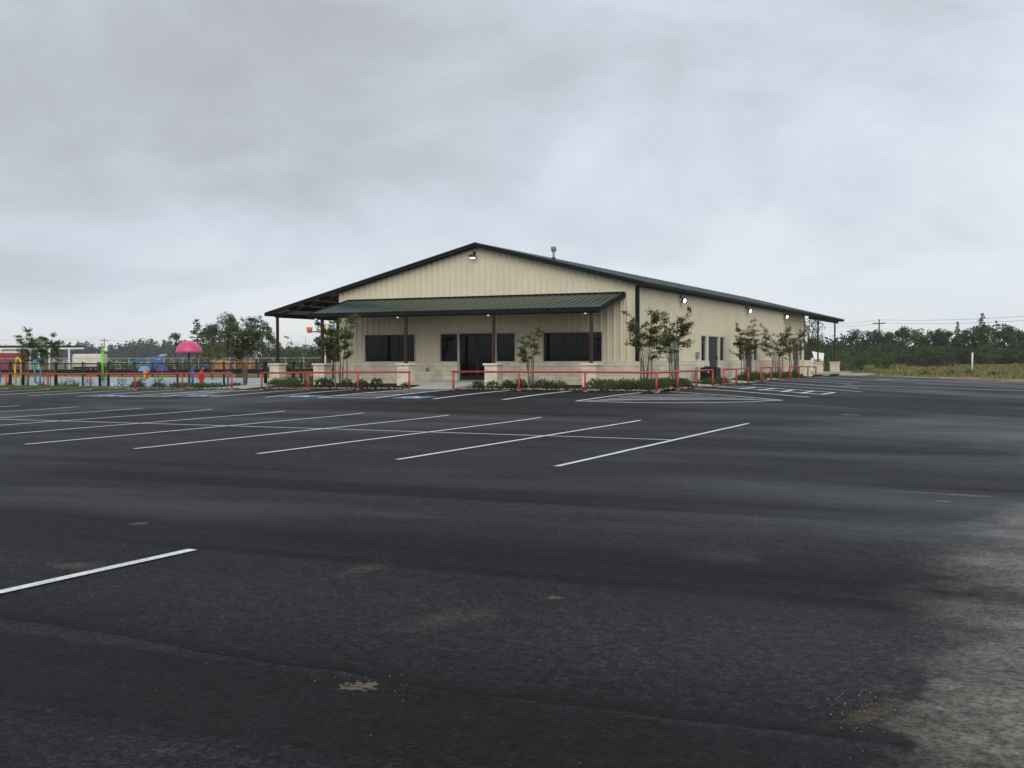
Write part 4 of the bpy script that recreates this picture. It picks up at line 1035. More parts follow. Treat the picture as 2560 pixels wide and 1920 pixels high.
for x, lab in ((-34.0, 'spiky dark yucca at the fence near the teal hoop'), (-32.4, 'spiky dark yucca on the lawn left of its twin'), (-31.6, 'spiky dark yucca on the lawn beside the lawn edge'), (-36.5, 'spiky dark yucca behind the yellow hoop')):
    t = thing('yucca', lab, 'yucca', (x, -.9, -.56), group='yuccas along the fence'); r_ = np.random.default_rng(int(-x*10)); n = 46
    a = r_.uniform(0, 6.28, n); el = r_.uniform(.25, 1.45, n); ln = r_.uniform(.3, .6, n)
    d = np.stack([np.cos(a)*np.cos(el), np.sin(a)*np.cos(el), np.sin(el)], 1)
    link('blades', quads_mesh('blades', leaves(d*ln[:, None]/2, d, np.stack([-np.sin(a), np.cos(a), a*0], 1)+r_.normal(0, .3, (n, 3)), ln, .035)), MAT['yucca'], t)
    obj('crown_base', MB().lathe([(.07, -.05), (.06, .12), (0, .16)], 8), MAT['bark'], t)

# ================================================================== SPLASH PARK
FZ = -0.56
def wire_mesh(a, b, z0, z1, pitch=.075, r=.0022):
    """chain-link: two families of real diagonal wires between a and b (2D points)"""
    L_ = math.dist(a, b); ux, uy = (b[0]-a[0])/L_, (b[1]-a[1])/L_; h = z1-z0; n = int((L_+h)/pitch); S0, S1 = [], []
    for k in range(n):
        s = -h+k*pitch
        for d in (1, -1):
            sa, sb = (s, s+h) if d > 0 else (s+h, s)
            t0, t1 = 0.0, 1.0
            for lim, sgn in ((0, 1), (L_, -1)):
                va, vb = (sa-lim)*sgn, (sb-lim)*sgn
                if va < 0 and vb < 0: t1 = -1
                elif va < 0: t0 = max(t0, va/(va-vb))
                elif vb < 0: t1 = min(t1, va/(va-vb))
            if t1 <= t0: continue
            S0.append((sa+(sb-sa)*t0, z0+h*t0)); S1.append((sa+(sb-sa)*t1, z0+h*t1))
    S0, S1 = np.array(S0), np.array(S1)
    def w(S, off, dz): return np.stack([a[0]+ux*S[:, 0]-uy*off, a[1]+uy*S[:, 0]+ux*off, S[:, 1]+dz], 1)
    q1 = np.stack([w(S0, 0, -r), w(S1, 0, -r), w(S1, 0, r), w(S0, 0, r)], 1); q2 = np.stack([w(S0, -r, 0), w(S1, -r, 0), w(S1, r, 0), w(S0, r, 0)], 1)
    return np.concatenate([q1, q2])
def fence(name, label, pts, z, H, mat, pr=.035, rr=.022, mesh_r=.0022, pitch=.075, mid=False, thick=(), group=None):
    t = thing(name, label, 'fence', (pts[0][0], pts[0][1], z), group=group); o = pts[0]
    loc = [(x-o[0], y-o[1]) for x, y in pts]
    for i, (x, y) in enumerate(loc):
        r_ = pr*(1.7 if i in thick else 1)
        obj('post', MB().tube([(x, y, -.2), (x, y, H+.04)], r_, 8), MAT[mat], t, smooth_=True)
        obj('post_cap', MB().lathe([(r_*1.15, H+.03), (r_*1.1, H+.06), (0, H+.09)], 8, x, y), MAT[mat], t)
    obj('top_rail', MB().tube([(x, y, H-.03) for x, y in loc], rr, 6), MAT[mat], t)
    obj('bottom_rail', MB().tube([(x, y, .06) for x, y in loc], rr*.5, 5), MAT[mat], t)
    if mid: obj('mid_rail', MB().tube([(x, y, H*.55) for x, y in loc], rr*.6, 5), MAT[mat], t)
    Qs = [wire_mesh(a, b, .05, H-.04, pitch, mesh_r) for a, b in zip(loc, loc[1:])]
    tag(link('chain_link_mesh', quads_mesh('chain_link_mesh', np.concatenate(Qs)), MAT[mat], t), kind='stuff')
    return t
fence('chain_link_fence', 'black chain link fence along the front of the splash park left of the gate', [(-52.5, .6), (-47, .6), (-42.5, .6), (-38.19, .6), (-37.16, .6), (-34.58, .6), (-32.54, .6), (-31.30, .6)], FZ, 1.36, 'black', .052, .034, .003, thick=(3, 4, 5), group='black fences of the splash park')
fence('chain_link_fence', 'black chain link fence from the gate to the side porch pillar', [(-30.62, .6), (-28.75, .6), (-25.77, .6), (-22.68, .6), (-20.02, .6), (-19.55, .6), (-18.3, .6), (-17.8, .6)], FZ, 1.36, 'black', .052, .034, .003, thick=(4, 6), group='black fences of the splash park')
t = thing('fence_gate', 'narrow black gate with dense mesh standing in the front fence', 'gate', (-31.22, .6, FZ))
obj('gate_frame', MB().tube([(0, 0, .06), (0, 0, 1.34), (.52, 0, 1.34), (.52, 0, .06), (0, 0, .06)], .03, 6), MAT['black'], t)
tag(link('gate_mesh', quads_mesh('gate_mesh', wire_mesh((0, 0), (.52, 0), .08, 1.32, .03, .004)), MAT['black'], t), kind='stuff')
obj('latch', MB().box(.44, -.04, .62, .52, .04, .74), MAT['galv'], t)
fence('chain_link_fence', 'black chain link fence along the back of the splash park', [(x, 34) for x in (-73.2, -69.82, -67.21, -65.62, -62.55, -58.83, -55.08, -51.95, -49.74, -46.74, -44.37, -40, -36, -32, -28, -24)], -.64, 1.3, 'black', .052, .038, .0035, .09, group='black fences of the splash park')
t = thing('fence_gate', 'dark mesh gate in the back fence beyond the purple bollard', 'gate', (-48.6, 33.4, -.64))
obj('gate_frame', MB().tube([(0, 0, .06), (0, 0, 1.4), (.75, 0, 1.4), (.75, 0, .06), (0, 0, .06)], .045, 6), MAT['black'], t)
tag(link('gate_mesh', quads_mesh('gate_mesh', wire_mesh((0, 0), (.75, 0), .08, 1.38, .04, .007)), MAT['black'], t), kind='stuff')
SZ = -0.6
def hoop(label, x, y, w, h, r_, mat):
    t = thing('spray_hoop', label, 'spray hoop', (x, y, SZ), rz=R(25), group='tall spray hoops in the splash park')
    pts = [(w/2*.72*-1, 0, 0)]
    for k in range(15):
        a = math.pi*(1-k/14); pts.append((w/2*math.cos(a), 0, h*.52+h*.46*math.sin(a)))
    pts.append((w/2*.72, 0, 0)); obj('arch', MB().tube(pts, r_, 12), MAT[mat], t, smooth_=True)
    for s in (-1, 1): obj('base_collar', MB().lathe([(r_*1.5, 0), (r_*1.5, .03), (r_, .05)], 12, s*w/2*.72, 0), MAT['galv'], t)
hoop('tall narrow yellow spray hoop behind the black fence', -46.6, 8.43, .44, 1.78, .065, 'yellow')
hoop('tall narrow teal spray hoop next to the yellow one', -45.83, 9.35, .42, 1.78, .065, 'teal')
hoop('tall narrow purple spray hoop left of the yellow one', -46.9, 7.0, .42, 1.86, .065, 'purple')
def mushroom(label, x, y, h, w, domeh, mc, mp_, pr, grp='domed spray features'):
    t = thing('mushroom_shower', label, 'water shower', (x, y, SZ), group=grp)
    obj('pole', MB().tube([(0, 0, 0), (0, 0, h-domeh*.5)], pr, 12), MAT[mp_], t, smooth_=True)
    obj('base_plate', MB().lathe([(pr*2, 0), (pr*2, .025), (pr, .03)], 14), MAT[mp_], t)
    prof = [(0, h-domeh+.05), (w/2*.96, h-domeh+.01), (w/2, h-domeh)]+[(w/2*math.cos(a), h-domeh+domeh*math.sin(a)) for a in [math.pi/2*k/10 for k in range(1, 11)]]
    obj('dome', MB().lathe(prof, 28), MAT[mc], t, smooth_=True)
    obj('knob', MB().lathe([(w*.02, h-.01), (w*.02, h+.02), (0, h+.03)], 8), MAT[mc], t)
mushroom('large pink mushroom shower on a dark green pole', -36.68, 13.84, 2.86, 1.76, .82, 'pink', 'greenpole', .072)
mushroom('small purple dome shower on a lime post', -43.59, 18.76, 1.14, .88, .42, 'purple', 'lime', .065)
mushroom('small sky blue dome shower beyond the fence post', -54.92, 28.86, 1.05, 1.04, .48, 'skyblue', 'skyblue', .06)
t = thing('water_cannon', 'lime green water cannon post with pale nozzle', 'water cannon', (-48.61, 17.88, SZ))
obj('post', MB().tube([(0, 0, 0), (0, 0, 2.2)], .115, 12), MAT['lime'], t, smooth_=True)
obj('elbow', MB().tube([(-.02, 0, 2.12), (.05, 0, 2.34), (.2, .06, 2.36)], [.115, .13, .12], 12), MAT['lime'], t, smooth_=True)
obj('nozzle', MB().tube([(.18, .06, 2.36), (.36, .12, 2.30)], [.13, .15], 12), MAT['limepale'], t, smooth_=True)
t = thing('toy_fire_hydrant', 'red fire hydrant water feature on the blue pad', 'hydrant', (-28.63, 5.77, SZ))
obj('barrel', MB().lathe([(.17, 0), (.17, .05), (.125, .07), (.125, .62), (.15, .64), (.15, .69), (.13, .72), (.12, .82), (.08, .92), (.04, .95), (.04, 1.0), (0, 1.0)], 18), MAT['redpaint'], t, smooth_=True)
for a in (R(25), R(205)): obj('side_cap', MB().tube([(.1*math.cos(a), .1*math.sin(a), .52), (.22*math.cos(a), .22*math.sin(a), .52)], .06, 10), MAT['redpaint'], t)
obj('front_cap', MB().tube([(.04, -.1, .45), (.1, -.23, .45)], .075, 10), MAT['redpaint'], t)
obj('base_flange', MB().lathe([(.22, -.01), (.22, .03), (.17, .04)], 16), MAT['concrete'], t)
def bollard(label, x, y, h, r_, mat):
    t = thing('spray_bollard', label, 'bollard', (x, y, SZ), group='spray bollards in the splash park')
    obj('post', MB().tube([(0, 0, 0), (0, 0, h)], r_, 12), MAT[mat], t, smooth_=True); obj('cap', MB().lathe([(r_*1.05, h-.02), (r_*.8, h+.02), (0, h+.04)], 12), MAT[mat], t, smooth_=True)
bollard('blue spray bollard beside the red hydrant', -31.58, 8.37, 1.07, .078, 'blue'); bollard('slim violet spray bollard right of the red hydrant', -34.54, 15.25, .8, .06, 'violet')
bollard('short teal spray bollard near the small blue dome', -63.5, 33.0, .55, .075, 'teal'); bollard('short yellow spray bollard in front of the small blue dome', -45.48, 18.93, .70, .075, 'yellow')
t = thing('orange_sprayer', 'orange slanted spray figure in front of the small blue dome', 'sprayer', (-52.0, 26.0, SZ))
obj('body', MB().tube([(0, 0, 0), (0, 0, .5), (.05, 0, .62)], [.16, .15, .12], 10), MAT['orange'], t, smooth_=True); obj('spout', MB().tube([(-.08, 0, .85), (.02, 0, .66), (.24, 0, .52)], [.05, .10, .05], 8), MAT['orange'], t, smooth_=True)
# bucket tower seen under the side porch
t = thing('bucket_tower', 'water bucket tower with orange, yellow and blue buckets behind the porch', 'water tower', (-27.8, 17.0, SZ))
obj('mast', MB().tube([(0, 0, 0), (0, 0, 3.55)], .05, 10), MAT['white'], t, smooth_=True); obj('spike', MB().tube([(0, 0, 3.5), (0, 0, 4.1)], .015, 6), MAT['greenpole'], t)
obj('arm', MB().tube([(-1.0, -.45, 3.42), (.75, .35, 3.42)], .04, 8), MAT['greenpole'], t)
for dx, c in ((-.95, 'orange'), (.1, 'yellow'), (.66, 'skyblue')):
    obj('bucket', MB().lathe([(0, 3.34), (.15, 3.36), (.22, 3.72), (.20, 3.72), (.13, 3.4), (0, 3.38)], 14, dx, dx*.45), MAT[c], t, smooth_=True)
obj('hoop_pipe', MB().tube([(.35, .16, 3.45), (.47, .2, 3.8), (.6, .26, 4.05), (.72, .3, 3.95), (.78, .33, 3.75)], .02, 6), MAT['greenpole'], t)

# ================================================================== YARD BEYOND THE SPLASH PARK
GZ = -0.68
def dpt(u, D):
    """a point D metres in front of the viewpoint's street line, u metres along it (world frame of the yard)"""
    return (-94.51+0.9031*u-0.4294*(D-130), 46.21+0.4294*u+0.9031*(D-130))
t = thing('silt_fence', 'low black fabric silt fence across the back field', 'fence', (-94.51, 46.21, GZ), rz=R(25.43))
obj('fabric', MB().box(-30, -.01, .0, 45, .01, .56), MAT['silt'], t)
for k in range(26): obj('stake', MB().box(-30+k*3, .015, -.1, -29.95+k*3, .06, .66), MAT['stake'], t)
fence('galvanised_fence', 'tall silver chain link fence behind the silt fence', [(-118, 48.3), (-104.68, 54.66), (-100.57, 56.62), (-96.46, 58.57), (-93.49, 59.98), (-91.34, 61.0), (-89.06, 62.09), (-86.87, 63.13), (-85.04, 64.0), (-82.89, 65.02), (-81.07, 65.88), (-79.28, 66.73), (-77.5, 67.58), (-75.81, 68.38), (-74.26, 69.12), (-72.57, 69.92), (-71.15, 70.59), (-69.05, 71.59), (-65.86, 73.11), (-58, 76.8), (-48, 81.5)], GZ, 1.88, 'galv', .04, .035, .002, .16, True)
# shipping container
t = thing('shipping_container', 'faded red corrugated shipping container under the white canopy frame', 'container', (-110.3, 60.85, GZ), rz=R(25.43))
mb = MB(); n = 44; x0 = -3.03; dx = 6.06/n
for k in range(n):
    y = -1.2 if k % 2 else -1.16
    y2 = -1.2 if (k+1) % 2 else -1.16
    mb.add([(x0+k*dx, y, .12), (x0+(k+1)*dx, y2, .12), (x0+(k+1)*dx, y2, 2.48), (x0+k*dx, y, 2.48)], [(0, 1, 2, 3)])
obj('side_panel', mb, MAT['containerred'], t)
obj('body', MB().box(-3.03, -1.15, .1, 3.03, 1.22, 2.56), MAT['containerred'], t)
for x in (-3.03, 2.93): obj('corner_post', MB().box(x, -1.22, 0, x+.1, -1.12, 2.6), MAT['containerred'], t)
obj('top_rail', MB().box(-3.0, -1.215, 2.48, 3.0, -1.13, 2.6), MAT['containerred'], t); obj('bottom_rail', MB().box(-3.0, -1.215, 0, 3.0, -1.13, .12), MAT['containerred'], t)
mb = MB()
for q in ((.05, 1.28, .38, 1.34), (.05, .98, .11, 1.34), (.05, .98, .38, 1.04), (.32, .98, .38, 1.2), (.2, 1.14, .38, 1.2)): mb.box(q[0], -1.215, q[1], q[2], -1.205, q[3])
obj('white_marking', mb, MAT['white'], t)
# canopy
t = thing('steel_canopy', 'long white steel canopy frame with dark flat roof over the yard', 'canopy', (-106.55, 71.49, GZ), rz=R(25.43))
obj('roof_deck', MB().box(-22, 0, 3.42, -2.9, 7, 3.72), MAT['steel'], t); obj('roof_edge', MB().box(-22, -.05, 3.70, -2.9, 0, 3.82), MAT['white'], t)
obj('front_beam', MB().box(-22, -.08, 3.18, 0, .1, 3.40), MAT['white'], t)
for x in (-2.08, -4.84, -6.3, -7.55, -9.1, -11.6, -14.5): obj('column', MB().box(x-.11, -.1, 0, x+.11, .12, 3.2), MAT['white'], t)
obj('drop_header', MB().box(-14.4, .2, 2.6, -9.2, .3, 3.0), MAT['white'], t)
# white trailer
t = thing('box_trailer', 'white box trailer with rounded top edge parked by the canopy', 'trailer', (-99.64, 65.92, GZ), rz=R(25.43))
pr = [(-1.93, .75), (-1.93, 2.2), (-1.85, 2.38), (-1.65, 2.46), (1.93, 2.46), (1.93, .75)]
obj('body', MB().prism(pr, -1.1, 1.1), MAT['cream'], t, bevel=.03)
obj('roof_strip', MB().box(-1.7, -1.115, 2.22, 1.93, -1.103, 2.40), MAT['white'], t)
for x in (0.12,): obj('side_seam', MB().box(x, -1.115, .8, x+.03, -1.103, 2.2), MAT['greybox'], t)
obj('skirt', MB().box(-1.85, -1.0, .45, 1.85, 1.0, .76), MAT['steel'], t)
for x in (.5, 1.15):
    w = obj('wheel', MB().tube([(x, -1.1, .36), (x, -.85, .36)], .34, 14), MAT['rubber'], t); obj('hub', MB().tube([(x, -1.12, .36), (x, -1.09, .36)], .17, 10), MAT['galv'], w)
# boom lift
t = thing('boom_lift', 'blue telescopic boom lift with raised arm behind the fences', 'boom lift', (-92.3, 69.4, GZ), rz=R(25.43))
obj('chassis', MB().box(-1.0, -.9, .45, 1.7, .9, 1.05), MAT['machineblue'], t, bevel=.06)
obj('turret', MB().box(.2, -.7, 1.05, 1.8, .7, 1.7), MAT['machineblue'], t, bevel=.08)
obj('boom', MB().hexa([(-2.4, -.16, 1.15), (1.3, -.2, 1.95), (1.3, .2, 1.95), (-2.4, .16, 1.15)], [(-2.4, -.16, 1.55), (1.3, -.2, 2.32), (1.3, .2, 2.32), (-2.4, .16, 1.55)]), MAT['machineblue'], t)
obj('boom_head', MB().hexa([(1.2, -.22, 2.0), (2.1, -.22, 2.2), (2.1, .22, 2.2), (1.2, .22, 2.0)], [(1.2, -.22, 2.38), (2.1, -.22, 2.46), (2.1, .22, 2.46), (1.2, .22, 2.38)]), MAT['carblue'], t)
obj('basket', MB().box(-2.75, -.4, 1.0, -2.35, .4, 1.45), MAT['teal'], t)
for x in (-.65, 1.3):
    for y in (-.95, .7):
        w = obj('wheel', MB().tube([(x, y, .42), (x, y+.25, .42)], .42, 14), MAT['rubber'], t); obj('hub', MB().tube([(x, y-.02, .42), (x, y, .42)], .2, 10), MAT['white'], w)
# dumpsters
def dumpster(label, u, w):
    x, y = dpt(u, 152); t = thing('dumpster', label, 'dumpster', (x, y, GZ), rz=R(25.43), group='open yellow dumpsters')
    obj('side_wall', MB().box(-w/2, -1.1, .25, w/2, -1.04, 1.62), MAT['dumpster'], t); obj('side_wall', MB().box(-w/2, 1.04, .25, w/2, 1.1, 1.62), MAT['dumpster'], t)
    obj('end_wall', MB().box(-w/2, -1.04, .25, -w/2+.06, 1.04, 1.62), MAT['dumpster'], t); obj('end_wall', MB().box(w/2-.06, -1.04, .25, w/2, 1.04, 1.62), MAT['dumpster'], t)
    obj('floor', MB().box(-w/2, -1.1, .18, w/2, 1.1, .25), MAT['dumpster'], t); obj('top_rim', MB().box(-w/2-.02, -1.16, 1.56, w/2+.02, -1.1, 1.66), MAT['dumpster'], t)
    k = 0
    while -w/2+.15+k*.4 < w/2: obj('rib', MB().box(-w/2+.12+k*.4, -1.15, .25, -w/2+.2+k*.4, -1.1, 1.56), MAT['dumpster'], t); k += 1
dumpster('open yellow dumpster left of the green mushroom pole', 20.9, 2.5); dumpster('open yellow dumpster right of the green mushroom pole', 24.0, 2.3)
def car(label, x, y, rz, mat, kind):
    t = thing('parked_car', label, 'car', (x, y, GZ), rz=rz, group='cars parked beyond the silver fence')
    obj('body', MB().prism([(-2.2, .32), (-2.25, .78), (-1.9, .95), (1.0, .98), (2.1, .82), (2.25, .6), (2.2, .3)], -.88, .88), MAT[mat], t, bevel=.05)
    roof = [(-1.75, .94), (-1.2, 1.45), (.25, 1.5), (1.05, .96)] if kind else [(-.3, .94), (-.15, 1.62), (.75, 1.62), (1.35, .96)]
    c = obj('cabin', MB().prism(roof, -.76, .76), MAT[mat], t, bevel=.04)
    ins = [(x_*.93, 1.0 if z < 1 else z-.09) for x_, z in roof]
    for yy in (-.775, .765): obj('side_window', MB().prism(ins, yy, yy+.01), MAT['glass'], c)
    for xx in (-1.4, 1.4):
        for yy in (-.9, .68):
            w = obj('wheel', MB().tube([(xx, yy, .33), (xx, yy+.22, .33)], .33, 14), MAT['rubber'], t); obj('rim', MB().tube([(xx, yy-.01, .33), (xx, yy, .33)], .19, 10), MAT['galv'], w)
    for yy in (-.7, .45): obj('headlight', MB().box(2.18, yy, .62, 2.26, yy+.25, .76), MAT['white'], t)
car('pale blue car with its hood up beyond the silver fence', -103.4, 100.0, R(205), 'carblue', 1)
car('silver-blue car half hidden behind the side porch post', -96.6, 103.0, R(205), 'carsilver', 1)
car('dark navy car beyond the fence right of the dumpsters', -98.06, 88.8, R(25), 'carnavy', 0)
# ================================================================== RIGHT OF THE BUILDING
t = thing('vent_post', 'tall white plastic pipe standing in the grass field', 'post', (6.75, 116.5, terrain_z(6.75, 116.5)))
obj('pipe', MB().tube([(0, 0, -.2), (.05, 0, 2.55)], .11, 12), MAT['pvc'], t, smooth_=True); obj('cap', MB().lathe([(.12, 2.5), (.12, 2.58), (0, 2.6)], 12, .05, 0), MAT['pvc'], t, smooth_=True)
t = thing('notice_board', 'white slanted panel on a white post beyond the rear porch', 'board', (-5.0, 66.6, terrain_z(-5, 66.6)), rz=R(20))
obj('post', MB().box(-.12, -.1, -.1, .1, .1, 1.75), MAT['white'], t); obj('arm', MB().box(.1, -.08, 1.6, .85, .08, 1.72), MAT['white'], t)
obj('panel', MB().hexa([(.25, -.05, 1.5), (1.05, -.05, 1.45), (1.05, .02, 1.45), (.25, .02, 1.5)], [(.0, .3, 2.4), (1.2, .3, 2.2), (1.2, .36, 2.2), (.0, .36, 2.4)]), MAT['white'], t)
obj('pad', MB().box(-.04, -.06, .1, .72, .06, 1.55), MAT['greybox'], t)
# power poles and lines
def power_pole(label, x, y, zb, zt, arm, rz):
    t = thing('power_pole', label, 'power pole', (x, y, zb), rz=rz, group='wooden power poles'); h = zt-zb
    obj('pole', MB().tube([(0, 0, -.5), (0, 0, h)], [.19, .13], 8), MAT['polewood'], t, smooth_=True)
    obj('crossarm', MB().box(-arm, -.08, h-.95, arm, .08, h-.75), MAT['polewood'], t)
    for q in (-arm*.9, -arm*.45, arm*.45, arm*.9): obj('insulator', MB().lathe([(.05, h-.75), (.05, h-.55), (0, h-.52)], 6, q, 0), MAT['greybox'], t)
power_pole('nearest wooden power pole rising above the tree row right of the building', -15.21, 194.64, -.5, 8.9, 1.6, R(-35))
power_pole('smaller wooden power pole seen between rear porch post and trees', -37.28, 294.9, -.5, 7.6, 2.2, R(25))
power_pole('far wooden power pole behind the lime green water cannon', -287.2, 253.7, -.7, 8.7, 1.4, R(40)); power_pole('far wooden power pole left of the young tree by the boom lift', -288.9, 275.0, -.7, 8.6, 1.4, R(40))
def cable(label, pts, sag, r_=.022):
    P_ = []
    for a, b in zip(pts, pts[1:]):
        for k in range(12):
            u = k/12; P_.append(tuple(a[i]+(b[i]-a[i])*u for i in range(2))+(a[2]+(b[2]-a[2])*u-sag*4*u*(1-u),))
    P_.append(pts[-1]); mb = MB().tube(P_, r_, 5); tag(obj('power_line', mb, MAT['wire']), label, 'cable', 'overhead power lines')
cable('upper thin overhead cable crossing above the tree row', [(-37.9, 261.6, 10.1), (-15.21, 194.64, 8.85), (12.98, 119.6, 6.5), (41, 45, 6.0)], .3)
cable('lower overhead cable on the crossarm above the tree row', [(-38.6, 261.2, 9.3), (-14.1, 194.0, 8.15), (12.98, 119.57, 5.96), (41, 44, 5.6)], .3)
cable('faint far overhead cable left above the distant forest', [(-380, 190, 8.5), (-287.2, 253.7, 8.3), (-288.9, 275, 8.2), (-250, 330, 8.2)], .5)

# ================================================================== TREES
def blob_tree(seed, H, Wd, nblob, nleaf, leaf, pine=False, trunk_h=None, low=.12):
    """crown of leaf clumps gathered on many sub-crowns, with trunk and limbs; returns (trunk mesh, crown mesh)"""
    r_ = np.random.default_rng(seed); tr = MB(); C_, D_, Nn, Ls = [], [], [], []
    tr.tube([(0, 0, -.4), (r_.normal(0, .04)*H, r_.normal(0, .04)*H, H*.5), (0, 0, H*.95)], [H*.022, H*.014, H*.004], 7)
    if pine:
        z = H*.30
        while z < H*.99:
            u = (z/H-.30)/.70; R_ = Wd/2*(1-u)**.75*r_.uniform(.55, 1.15)+.12
            for k in range(int(r_.integers(3, 6))):
                a = r_.uniform(0, 6.28); rr = R_*r_.uniform(.6, 1.1); e_ = Vector((rr*math.cos(a), rr*math.sin(a), z+rr*r_.uniform(-.05, .35)))
                tr.tube([(0, 0, z), e_], [.03, .012], 4, False)
                n = int(nleaf*.02*rr/Wd*6)+6
                for j in range(n):
                    uu = r_.uniform(.35, 1.08); C_.append((e_.x*uu+r_.normal(0, .13*Wd*.25), e_.y*uu+r_.normal(0, .13*Wd*.25), z+(e_.z-z)*uu+r_.normal(.05, .10)))
                    D_.append(r_.normal(size=3)); Nn.append(r_.normal(size=3)); Ls.append(leaf*r_.uniform(.6, 1.1))
            z += H*r_.uniform(.045, .085)
    else:
        for b in range(nblob):
            a = r_.uniform(0, 6.28); hh = low+(1-low)*r_.uniform(0, 1)**.8; env = math.sin(math.pi*min(max((hh-low*.3)/(1.06-low*.3), 0.02), 1))**.55
            rr = Wd/2*env*math.sqrt(r_.uniform(0.02, 1)); c = np.array([rr*math.cos(a), rr*math.sin(a), H*hh*.93]); br = Wd*r_.uniform(.10, .20)
            if r_.random() < .6: tr.tube([(0, 0, H*hh*.6), (c[0]*.6, c[1]*.6, c[2]*.85), tuple(c)], [H*.007, H*.005, H*.002], 4, False)
            n = int(nleaf/nblob*r_.uniform(.6, 1.4)); u = r_.normal(size=(n, 3)); u /= np.linalg.norm(u, axis=1, keepdims=True)
            rad = br*r_.uniform(.25, 1.05, n)**.5; pp = c+u*rad[:, None]*np.array([1.15, 1.15, .75])
            C_ += pp.tolist(); D_ += (r_.normal(size=(n, 3))).tolist(); Nn += (u+r_.normal(0, .5, (n, 3))).tolist(); Ls += (leaf*r_.uniform(.6, 1.2, n)).tolist()
    Ls = np.array(Ls)
    m = quads_mesh('crown', leaves(C_, D_, Nn, Ls, Ls*r_.uniform(.55, .8, len(Ls))))
    return tr.mesh('trunk'), m
TV = {}
def tree_kind(key, *a, **k):
    if key not in TV: TV[key] = blob_tree(*a, **k)
    return TV[key]
def plant_tree(name, label, key, x, y, z, s, sxy, mat, group):
    tm, cm = TV[key]; t = thing(name, label, 'tree', (x, y, z), rz=random.uniform(0, 6.28), group=group); t.scale = (s*sxy, s*sxy, s)
    link('trunk', tm, MAT['darkbark'], t); o = link('crown', cm, None, t)
    if not cm.materials: cm.materials.append(MAT[mat])
    return t
for k in range(5): tree_kind(('broad', k), 100+k, 6.0, 5.0, 34, 2600, .30)
for k in range(3): tree_kind(('bush', k), 200+k, 3.0, 4.2, 26, 1700, .24, low=.02)
for k in range(3): tree_kind(('pine', k), 300+k, 8.0, 3.4, 0, 900, .26, pine=True)
tree_kind(('umbrella', 0), 321, 6.5, 4.0, 9, 900, .30, low=.62)
tree_kind(('airy', 0), 322, 6.2, 4.6, 22, 1300, .20, low=.3)
tree_kind(('big', 0), 331, 8.4, 6.0, 46, 3600, .26, low=.1); tree_kind(('big', 1), 332, 8.4, 6.2, 46, 3600, .26, low=.1)
def rt(x, y): return terrain_z(x, y)
right = [(-24.1, 173.8, 4.9, 'broad'), (-19.9, 175.8, 4.4, 'broad'), (-16.6, 176.0, 6.0, 'broad'), (-14.0, 178.5, 6.6, 'broad'), (-11.6, 179.7, 5.9, 'broad'), (-9.2, 180.7, 7.0, 'broad'), (-6.8, 182.0, 6.6, 'broad'), (-5.0, 183.0, 6.2, 'broad'), (-3.3, 183.7, 6.7, 'broad'), (-1.5, 184.6, 6.3, 'broad'),
         (0.3, 185.3, 7.9, 'pine'), (1.5, 186.0, 6.3, 'broad'), (3.2, 186.6, 6.6, 'broad'), (4.6, 187.4, 9.5, 'pine'), (5.4, 188.0, 7.2, 'broad'), (7.0, 188.6, 8.4, 'pine'), (8.3, 189.2, 6.8, 'broad'), (9.8, 189.9, 7.0, 'broad'), (11.5, 190.7, 6.6, 'broad'), (13.5, 191.6, 6.4, 'broad'), (16, 192.5, 6.6, 'broad'), (19, 194, 7, 'broad')]
labs = {'broad': 'mid-height leafy tree in the dense tree row past the grass field', 'pine': 'tall thin pine sticking up out of the tree row past the field'}
extra = {1: 'leafy tree close to the smaller power pole right of the porch posts', 2: 'leafy tree directly before the nearest wooden power pole', 3: 'leafy tree just right of the nearest wooden power pole', 7: 'leafy tree rising over the brown brush pile', 10: 'shortest pine of the three, above the brush pile end of the row', 13: 'tallest pine of the row, behind the white plastic pipe', 15: 'rounder pine next to the tallest one'}
for i, (x, y, h, kd) in enumerate(right):
    key = (kd, i % (5 if kd == 'broad' else 3)); h0 = 6.0 if kd == 'broad' else 8.0; z = rt(x, y)
    plant_tree('broadleaf_tree' if kd == 'broad' else 'pine_tree', extra.get(i, labs[kd]), key, x, y, z, (h-z)/h0*(random.uniform(.86, 1.14) if kd == 'broad' else 1.0), random.uniform(.62, .9), 'oak2' if i % 3 == 1 else 'oak', 'trees in the row past the field' if kd == 'broad' else 'pines in the row past the field')
for i in range(30):
    u = i/29; x = -27+46*u+random.uniform(-1, 1); y = 168+20*u+random.uniform(-4, 3)
    plant_tree('thicket_bush', 'low round bush at the foot of the tree row past the field', ('bush', i % 3), x, y, rt(x, y), random.uniform(.8, 1.35), random.uniform(.9, 1.1), 'oak2', 'bushes at the foot of the tree row')
plant_tree('broadleaf_tree', 'airy pale tree seen through the rear porch against the sky', ('airy', 0), -5.6, 68.5, rt(-5.6, 68.5)-.1, 1.02, .62, 'oak2', 'single trees')
for i, (x, y, s) in enumerate(((-12, 100, .8), (-9, 104, .9), (-15, 108, 1.0), (-7.5, 112, .7), (-18, 118, 1.1), (-11, 122, .9), (-6, 128, .85))):
    plant_tree('thicket_bush', 'green bush in the thicket behind the rear porch posts', ('bush', i % 3), x, y, rt(x, y), s, 1.0, 'oak', 'bushes behind the rear porch')
